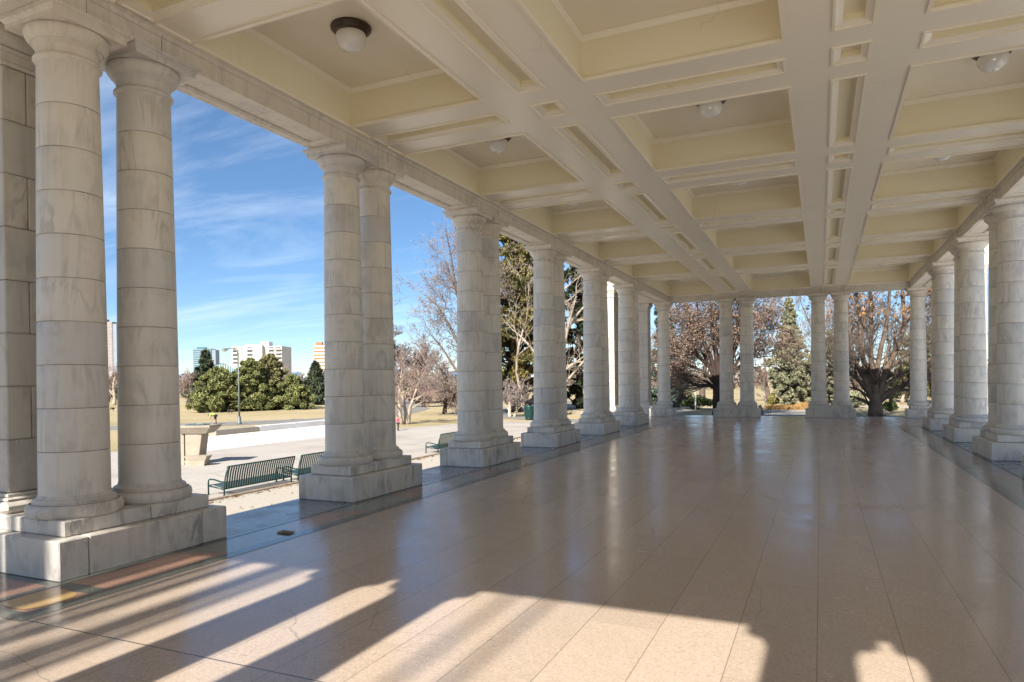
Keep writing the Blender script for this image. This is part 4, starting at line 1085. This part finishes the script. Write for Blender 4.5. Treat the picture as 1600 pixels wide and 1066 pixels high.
def hand(nodes, edges, wrist, d, side, up_):
    """palm, four unequal bent fingers and a thumb"""
    w_ = len(nodes)-1 if wrist is None else wrist
    p = Vector(nodes[w_][:3]); palm = p+d*.05
    nodes.append((*palm, .02, .013)); k = len(nodes)-1; edges.append((w_, k))
    for q, L in ((-.024,.055),(-.008,.066),(.008,.062),(.022,.048)):
        a = palm+d*.035+side*q; b_ = a+d*L*.55-up_*.006; c = b_+d*L*.4-up_*.018
        nodes.extend([(*a,.0085,.0085),(*b_,.0075,.0075),(*c,.006,.006)]); m_ = len(nodes)
        edges.extend([(k,m_-3),(m_-3,m_-2),(m_-2,m_-1)])
    a = palm-side*.028-d*.015; b_ = a-side*.018+d*.025; c = b_+d*.026-side*.004
    nodes.extend([(*a,.010,.010),(*b_,.009,.009),(*c,.007,.007)]); m_ = len(nodes); edges.extend([(k,m_-3),(m_-3,m_-2),(m_-2,m_-1)])
def person(label, loc, rz, J, H, mats):
    """J: joint dict for a 1.75 m figure facing -Y; clothes are shells over the body"""
    s = H/1.75
    t_ = thing('person', label, 'person', loc, rz); t_.scale = (s,)*3
    nm = list(J); V = {k: Vector(J[k]) for k in nm}
    nodes = []; ix = {}
    RD = dict(pelvis=(.15,.105), waist=(.13,.095), chest=(.16,.11), neckb=(.075,.07), neck=(.052,.055), chin=(.062,.075), head=(.078,.095), crown=(.06,.07), nose=(.016,.018),
              hipL=(.09,.09), hipR=(.09,.09), kneeL=(.058,.06), kneeR=(.058,.06), ankL=(.037,.04), ankR=(.037,.04), toeL=(.038,.028), toeR=(.038,.028),
              shL=(.058,.058), shR=(.058,.058), elL=(.041,.041), elR=(.041,.041), wrL=(.026,.024), wrR=(.026,.024))
    for k in nm: ix[k] = len(nodes); nodes.append((*V[k], *RD[k]))
    E_ = [('pelvis','waist'),('waist','chest'),('chest','neckb'),('neckb','neck'),('neck','chin'),('chin','head'),('head','crown'),
          ('pelvis','hipL'),('hipL','kneeL'),('kneeL','ankL'),('ankL','toeL'),('pelvis','hipR'),('hipR','kneeR'),('kneeR','ankR'),('ankR','toeR'),
          ('chest','shL'),('shL','elL'),('elL','wrL'),('chest','shR'),('shR','elR'),('elR','wrR')]
    ed = [(ix[a], ix[c]) for a, c in E_]
    nodes.append((*V['nose'], .014, .016)) if False else None
    for sd_ in 'LR':
        d = (V['wr'+sd_]-V['el'+sd_]).normalized(); side = d.cross(Vector((1,0,0)))
        if side.length < .2: side = d.cross(Vector((0,0,1)))
        side.normalize(); hand(nodes, ed, ix['wr'+sd_], d, side, side.cross(d).normalized())
    skin_mesh('body', nodes, ed, mats['skin'], t_, ix['pelvis'], 2)
    def shell(name, ks, es, add, m, root):
        nd = []; q = {}
        for k in ks: q[k] = len(nd); nd.append((*V[k], RD[k][0]+add, RD[k][1]+add))
        skin_mesh(name, nd, [(q[a], q[c]) for a, c in es], m, t_, q[root], 2)
    shell('top', ['pelvis','waist','chest','neckb','shL','elL','shR','elR'] + (['wrL','wrR'] if mats.get('long') else []),
          [('pelvis','waist'),('waist','chest'),('chest','neckb'),('chest','shL'),('shL','elL'),('chest','shR'),('shR','elR')] + ([('elL','wrL'),('elR','wrR')] if mats.get('long') else []), .016, mats['top'], 'chest')
    V['pelvis2'] = V['pelvis']-Vector((0,0,.03)); RD['pelvis2'] = RD['pelvis']
    leg = ['pelvis2','hipL','kneeL','hipR','kneeR'] + (['ankL','ankR'] if mats.get('trousers') else [])
    shell('trousers' if mats.get('trousers') else 'shorts', leg, [('pelvis2','hipL'),('hipL','kneeL'),('pelvis2','hipR'),('hipR','kneeR')] + ([('kneeL','ankL'),('kneeR','ankR')] if mats.get('trousers') else []), .014, mats['legs'], 'pelvis2')
    h = V['head']; f = Vector((0,-1,0)); b = MB()
    # hair cap, ears, nose, eyes, mouth on the head
    for i in range(1):
        vs = []; fs = []
        nA, nB = 9, 14
        for a in range(nA):
            th = math.pi*.58*a/(nA-1)
            for c in range(nB):
                ph = 2*math.pi*c/nB
                vs.append((h.x+.092*math.sin(th)*math.cos(ph), h.y+.018+.108*math.sin(th)*math.sin(ph)+.012, h.z+.03+.105*math.cos(th)))
        for a in range(nA-1):
            for c in range(nB): fs.append((a*nB+c, (a+1)*nB+c, (a+1)*nB+(c+1) % nB, a*nB+(c+1) % nB))
        b.add(vs, fs, 0, True)
    b.obj('hair', [mats['hair']], t_)
    b = MB()
    b.tube([tuple(h+Vector((0,-.092,.0))), tuple(h+Vector((0,-.112,-.025))), tuple(h+Vector((0,-.095,-.04)))], [.009,.013,.012], 6)
    for sx in (-1,1): b.tube([tuple(h+Vector((sx*.082,.01,.02))), tuple(h+Vector((sx*.092,.015,0))), tuple(h+Vector((sx*.083,.01,-.03)))], [.012,.018,.01], 6)
    b.obj('nose_and_ears', [mats['skin']], t_)
    b = MB()
    for sx in (-1,1): b.lathe([(.001,-.008),(.009,-.004),(.011,0),(.009,.004),(.001,.008)], h.x+sx*.032, h.y-.088, 8)
    b.v = [(x, y, z+h.z+.005) for x, y, z in b.v]
    b.tube([tuple(h+Vector((-.024,-.088,-.062))), tuple(h+Vector((0,-.094,-.064))), tuple(h+Vector((.024,-.088,-.062)))], .006, 6)
    b.obj('eyes_and_mouth', [mats['hair']], t_)
    b = MB()
    for sd_ in 'LR':
        a, c = V['ank'+sd_], V['toe'+sd_]; b.tube([tuple(a+(a-c).normalized()*.05+Vector((0,0,-.035))), tuple(a+Vector((0,0,-.03))), tuple(a.lerp(c,.6)), tuple(c)], [.04,.048,.048,.036], 8)
    b.obj('shoes', [mats['shoe']], t_)
    return t_
J_stand = dict(pelvis=(0,0,.96), waist=(0,.01,1.1), chest=(0,.0,1.34), neckb=(0,.01,1.46), neck=(0,0,1.52), chin=(0,-.02,1.575), head=(0,-.005,1.645), crown=(0,.01,1.71),
   hipL=(.09,0,.88), kneeL=(.10,-.02,.5), ankL=(.10,.03,.085), toeL=(.12,-.13,.035), hipR=(-.09,0,.88), kneeR=(-.10,.02,.5), ankR=(-.11,.05,.085), toeR=(-.13,-.11,.035),
   shL=(.19,.01,1.4), elL=(.25,.04,1.12), wrL=(.25,-.05,.88), shR=(-.19,.01,1.4), elR=(-.25,.03,1.12), wrR=(-.24,-.08,.89))
J_bend = dict(pelvis=(0,.12,.93), waist=(0,-.02,1.0), chest=(0,-.26,1.01), neckb=(0,-.40,.97), neck=(0,-.45,.94), chin=(0,-.50,.885), head=(0,-.555,.86), crown=(0,-.61,.83),
   hipL=(.09,.12,.86), kneeL=(.10,.06,.49), ankL=(.10,.12,.085), toeL=(.12,-.04,.035), hipR=(-.09,.12,.86), kneeR=(-.12,.10,.49), ankR=(-.14,.16,.085), toeR=(-.16,.0,.035),
   shL=(.19,-.33,.99), elL=(.22,-.36,.71), wrL=(.16,-.30,.50), shR=(-.19,-.33,.99), elR=(-.22,-.34,.71), wrR=(-.18,-.26,.50))
Y = 28.2
person('small child in pink jacket and dark trousers standing by the second pair of columns', (gx(621.3, Y), Y, G), R(150), J_stand, .86,
       dict(skin=M['skin'], top=M['pink'], legs=M['darkcloth'], hair=M['hair'], shoe=M['darkcloth'], long=1, trousers=1))
Y = 30.6
person('person in neon yellow top and black shorts bending forward on the road behind the sundial', (gx(334, Y), Y, G), R(-66), J_bend, 1.22,
       dict(skin=M['skin'], top=M['neon'], legs=M['darkcloth'], hair=M['hair'], shoe=M['darkcloth']))
gs = None
for i, (u, Y, lab, rz) in enumerate(((356.5,43,'dark goose grazing left of its companion below the pines',40), (361.5,43.4,'dark goose grazing nearer the lamp post below the pines',-70), (176,46,'dark goose on the grass between the first two columns',10))):
    X = gx(u, Y)
    if gs is None:
        gs = thing('goose', lab, 'goose', (X, Y, G), R(rz), 'geese grazing on the dry lawn')
        skin_mesh('body', [(0,.26,.30,.03),(0,.14,.30,.09),(0,-.02,.29,.125),(0,-.16,.31,.09),(0,-.22,.36,.05)], [(0,1),(1,2),(2,3),(3,4)], M['goose'], gs, 2)
        skin_mesh('neck', [(0,-.20,.35,.05),(0,-.27,.40,.035),(0,-.32,.36,.03),(0,-.36,.24,.028),(0,-.385,.17,.036),(0,-.44,.13,.014)], [(0,1),(1,2),(2,3),(3,4),(4,5)], M['black'], gs, 0)
        for sx in (-1,1):
            b = MB(); b.tube([(sx*.05,0,.2),(sx*.055,-.01,.1),(sx*.055,0,.012)], [.022,.012,.010], 6); b.add([(sx*.055,.02,.012),(sx*.055-.04,-.08,.008),(sx*.055,-.09,.008),(sx*.055+.04,-.08,.008)], [(0,1,2,3)]); b.obj('leg', [M['black']], gs)
    else: dup(gs, None, (X, Y, G), R(rz), None, lab)

# ------------------------------------------------------------------ city buildings and mountains beyond the park
M['bwhite'] = simple('white_render', (.70,.67,.62), None, .3, .8)
M['bglass'] = simple('window_glass', (.04,.055,.07), None, .5, .15, spec=.6)
M['teal'] = simple('teal_glass', (.06,.20,.22), (.045,.16,.18), .1, .2, spec=.7)
M['bbrick'] = simple('orange_brick', (.42,.20,.09), None, .4, .85)
M['bpink'] = simple('pinkish_concrete', (.34,.30,.285), None, .2, .8)
M['bblue'] = simple('blue_grey_panels', (.25,.30,.36), None, .2, .5)
def tower(name, label, u0, u1, v, Y, mats, floors, cols, style):
    """a tower whose front spans bearings u0..u1 at distance Y with its roof at image height v"""
    Xa, Xb = gx(u0, Y), gx(u1, Y); um = (u0+u1)/2; H = zat(um, v, Y)-G
    wd = dep(Xa, Y)*(u1-u0)/F
    fx = ((Xa+Xb)/2, Y)
    t_ = thing(name, label, 'building', (fx[0], fx[1], G), yaw)
    dp = wd*.6; b = MB(); b.box(-wd/2, wd/2, 0, dp, 0, H); b.obj('walls', [mats[0]], t_)
    fh = H/floors
    if style == 'balcony':
        for c in range(cols):
            xa = -wd/2+wd*(c+.18)/cols; xb = -wd/2+wd*(c+.82)/cols
            g_ = MB(); k_ = MB()
            for f in range(1, floors):
                z0 = f*fh+fh*.24; z1 = z0+fh*.50
                if c % 3 == 1: g_.box(xa+wd*.03, xa+wd*.05, -.08, -.02, z0, z1)
                else:
                    g_.box(xa, xb, -.08, -.02, z0, z1); k_.box(xa-wd*.008, xb+wd*.008, -1.5, -.1, z0-fh*.16, z0-fh*.06); k_.box(xa-wd*.008, xb+wd*.008, -1.5, -1.38, z0-fh*.06, z0+fh*.22)
            w_ = g_.obj('windows', [mats[1]], t_)
            if k_.f: k_.obj('balconies', [mats[0]], w_)
        # set-out bay and roof house
        q_ = MB(); q_.box(-wd*.03, wd*.14, -3, -.02, 0, H*1.03); q_.obj('bay', [mats[0]], t_)
        q_ = MB(); q_.box(wd*.04, wd*.20, dp*.2, dp*.6, H+.02, H+fh*1.3); q_.box(-wd*.3, -wd*.1, dp*.3, dp*.5, H+.02, H+fh*.5); q_.obj('roof_house', [mats[0]], t_)
    else:
        g_ = MB()
        for f in range(1, floors): g_.box(-wd/2+wd*.03, wd/2-wd*.03, -.3, -.05, f*fh+fh*.3, f*fh+fh*.85)
        g_.obj('windows', [mats[1]], t_)
        q_ = MB(); q_.box(-wd*.35, wd*.1, dp*.2, dp*.7, H+.02, H+fh*.8); q_.obj('roof_house', [mats[0]], t_)
        q_ = MB(); q_.box(wd/2+.03, wd/2+wd*.22, dp*.05, dp*.9, 0, H*.97); q_.obj('side_wing', [mats[2] if len(mats) > 2 else mats[0]], t_)
    return t_
tower('apartment_tower', 'white apartment block with stacked balconies above the pines', 364, 441, 541, 330, (M['bwhite'], M['bglass']), 11, 7, 'balcony')
tower('office_tower', 'teal glass office tower above the dark spruce', 303, 331, 545, 620, (M['teal'], M['bblue'], M['bblue']), 18, 5, 'band')
tower('brick_tower', 'orange brick tower half hidden by the second pair of columns', 491, 512, 539, 340, (M['bbrick'], M['bwhite'], M['bwhite']), 12, 3, 'band')
tower('office_tower', 'tall pinkish tower between the first two columns', 150, 177, 503, 520, (M['bpink'], M['bpink'], M['bblue']), 20, 3, 'band')
# glazed hall with curved roof
Y = 260; X = gx(346, Y); Wd = dep(X, Y)*42/F; H = zat(346, 568, Y)-G
gh = thing('glass_hall', 'low glass hall with curved pale roof left of the apartment block', 'building', (X, Y, G), yaw)
b = MB(); n_ = 16; pr = [(-Wd/2+Wd*k/n_, H*(.80+.20*math.sin(math.pi*k/n_))) for k in range(n_+1)]
vs = [(x, 0, z) for x, z in pr] + [(x, 12, z) for x, z in pr]
b.add(vs, [(k, k+1, n_+2+k, n_+1+k) for k in range(n_)]); b.obj('roof', [M['bwhite']], gh)
b = MB(); b.add([(x, .3, z-.3) for x, z in pr] + [(Wd/2,.3,0), (-Wd/2,.3,0)], [tuple(range(n_+3))]); b.box(-Wd/2, Wd/2, .5, 11.5, 0, H*.78); b.obj('glazing', [M['teal']], gh)
b = MB()
for k in range(1, n_): b.box(pr[k][0]-.12, pr[k][0]+.12, .15, .28, 0, pr[k][1]-.3)
b.obj('mullions', [M['bwhite']], gh)
def mount_mat():
    m, t, n, b = nt('haze_blue_mountain')
    tc = n.new('ShaderNodeTexCoord'); sp = n.new('ShaderNodeSeparateXYZ'); t.links.new(tc.outputs['Object'], sp.inputs[0])
    nz = N(n, 'ShaderNodeTexNoise', i_Scale=.02, i_Detail=8); t.links.new(tc.outputs['Object'], nz.inputs['Vector'])
    v = mth(t, n, 'MULTIPLY_ADD', nz.outputs[0], 60); t.links.new(sp.outputs[2], v.node.inputs[2])
    r_ = ramp(n, [(.0, (.13,.20,.30)), (.70, (.15,.22,.32)), (.78, (.6,.62,.66))])  # blue of the distant haze put into the rock colour, snow above
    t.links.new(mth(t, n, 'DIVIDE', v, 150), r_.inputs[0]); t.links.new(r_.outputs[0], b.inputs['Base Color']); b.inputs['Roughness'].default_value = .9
    return m
b = MB(); r = random.Random(3); nn2 = 160; Yr = 3600; vs = []
for k in range(nn2):
    x = -5600+ 4000*k/(nn2-1)
    h = 40+38*math.sin(k*.21)+22*math.sin(k*.53+1)+12*math.sin(k*1.3)+r.uniform(-5,5)
    yy = Yr - abs(x+2800)*.25
    for f in range(7):
        g = f/6; vs.append((x+r.uniform(-12,12), yy-700*(1-g)+r.uniform(-40,40), G-4+max(2, h)*g**1.3+r.uniform(-3,3)*(0 < f < 6)))
fs = [(k*7+f, k*7+7+f, k*7+8+f, k*7+1+f) for k in range(nn2-1) for f in range(6)]
b.add(vs, fs); tag(b.obj('mountains', [mount_mat()]), kind='structure')
# far woods along the park's edge
r = random.Random(11); b = MB(); 
for i in range(760):
    a = R(r.uniform(-12, 125)) ; d_ = r.uniform(150, 230); x = 6-d_*math.sin(a); y = d_*math.cos(a); h = r.uniform(3.2, 6.5)
    quads(b, r, (x, y, G+h*.5), 55, h*.6, h*.5, h*.52, .9)
M['far_wood'] = simple('far_twigs', (.20,.145,.125), (.12,.11,.075), .05, .9, island=.6)
tag(b.obj('far_woods', [M['far_wood']]), 'hazy line of bare woods along the far edge of the park', 'woods', kind='stuff')


# ------------------------------------------------------------------ light
EL = R(37.6)
w = bpy.data.worlds.new('World'); SC.world = w; w.use_nodes = True
t = w.node_tree; n = t.nodes; bg = n['Background']
sky = n.new('ShaderNodeTexSky'); sky.sky_type = 'NISHITA'; sky.sun_disc = False
sky.sun_elevation = EL; sky.sun_rotation = R(180); sky.altitude = 2500; sky.air_density = 1.0; sky.dust_density = .6; sky.ozone_density = 3.0
tc = n.new('ShaderNodeTexCoord'); sp = n.new('ShaderNodeSeparateXYZ'); t.links.new(tc.outputs['Generated'], sp.inputs[0])
zz = mth(t, n, 'ADD', mth(t, n, 'MAXIMUM', sp.outputs[2], 0), .10)
cv = n.new('ShaderNodeCombineXYZ'); t.links.new(mth(t, n, 'DIVIDE', sp.outputs[0], zz), cv.inputs[0]); t.links.new(mth(t, n, 'DIVIDE', sp.outputs[1], zz), cv.inputs[1])
mp = N(n, 'ShaderNodeMapping'); mp.inputs['Rotation'].default_value = (0,0,R(28)); mp.inputs['Scale'].default_value = (.55, 1.5, 1); t.links.new(cv.outputs[0], mp.inputs['Vector'])
nz = N(n, 'ShaderNodeTexNoise', i_Scale=1.0, i_Detail=9, i_Roughness=.62, i_Distortion=.7); t.links.new(mp.outputs[0], nz.inputs['Vector'])
cr = ramp(n, [(.46, (0,0,0)), (.60, (.15,.15,.15)), (.78, (.42,.42,.42))]); t.links.new(nz.outputs[0], cr.inputs[0])
hs = n.new('ShaderNodeHueSaturation'); hs.inputs['Saturation'].default_value = 1.13; t.links.new(sky.outputs[0], hs.inputs['Color'])
veil = mixc(t, n, .09, hs.outputs[0], (3.2, 5.2, 7.2))      # thin high haze
col = mixc(t, n, cr.outputs[0], veil, (9.0, 9.6, 10.5))
t.links.new(col, bg.inputs['Color']); bg.inputs['Strength'].default_value = .063
sl = bpy.data.lights.new('sun', 'SUN'); sl.energy = 4.2; sl.angle = R(.55); sl.color = (1, .935, .84)
so = bpy.data.objects.new('sun', sl); C.objects.link(so)
so.rotation_euler = Vector((0, math.cos(EL), -math.sin(EL))).to_track_quat('-Z', 'Y').to_euler()
so.location = (6, -30, 40)
SC.view_settings.view_transform = 'Standard'; SC.view_settings.look = 'None'; SC.view_settings.gamma = 1
SC.view_settings.exposure = 1.26
SC.cycles.max_bounces = 16; SC.cycles.diffuse_bounces = 10; SC.cycles.glossy_bounces = 5
SC.cycles.use_denoising = True
SC.cycles.sample_clamp_indirect = 8
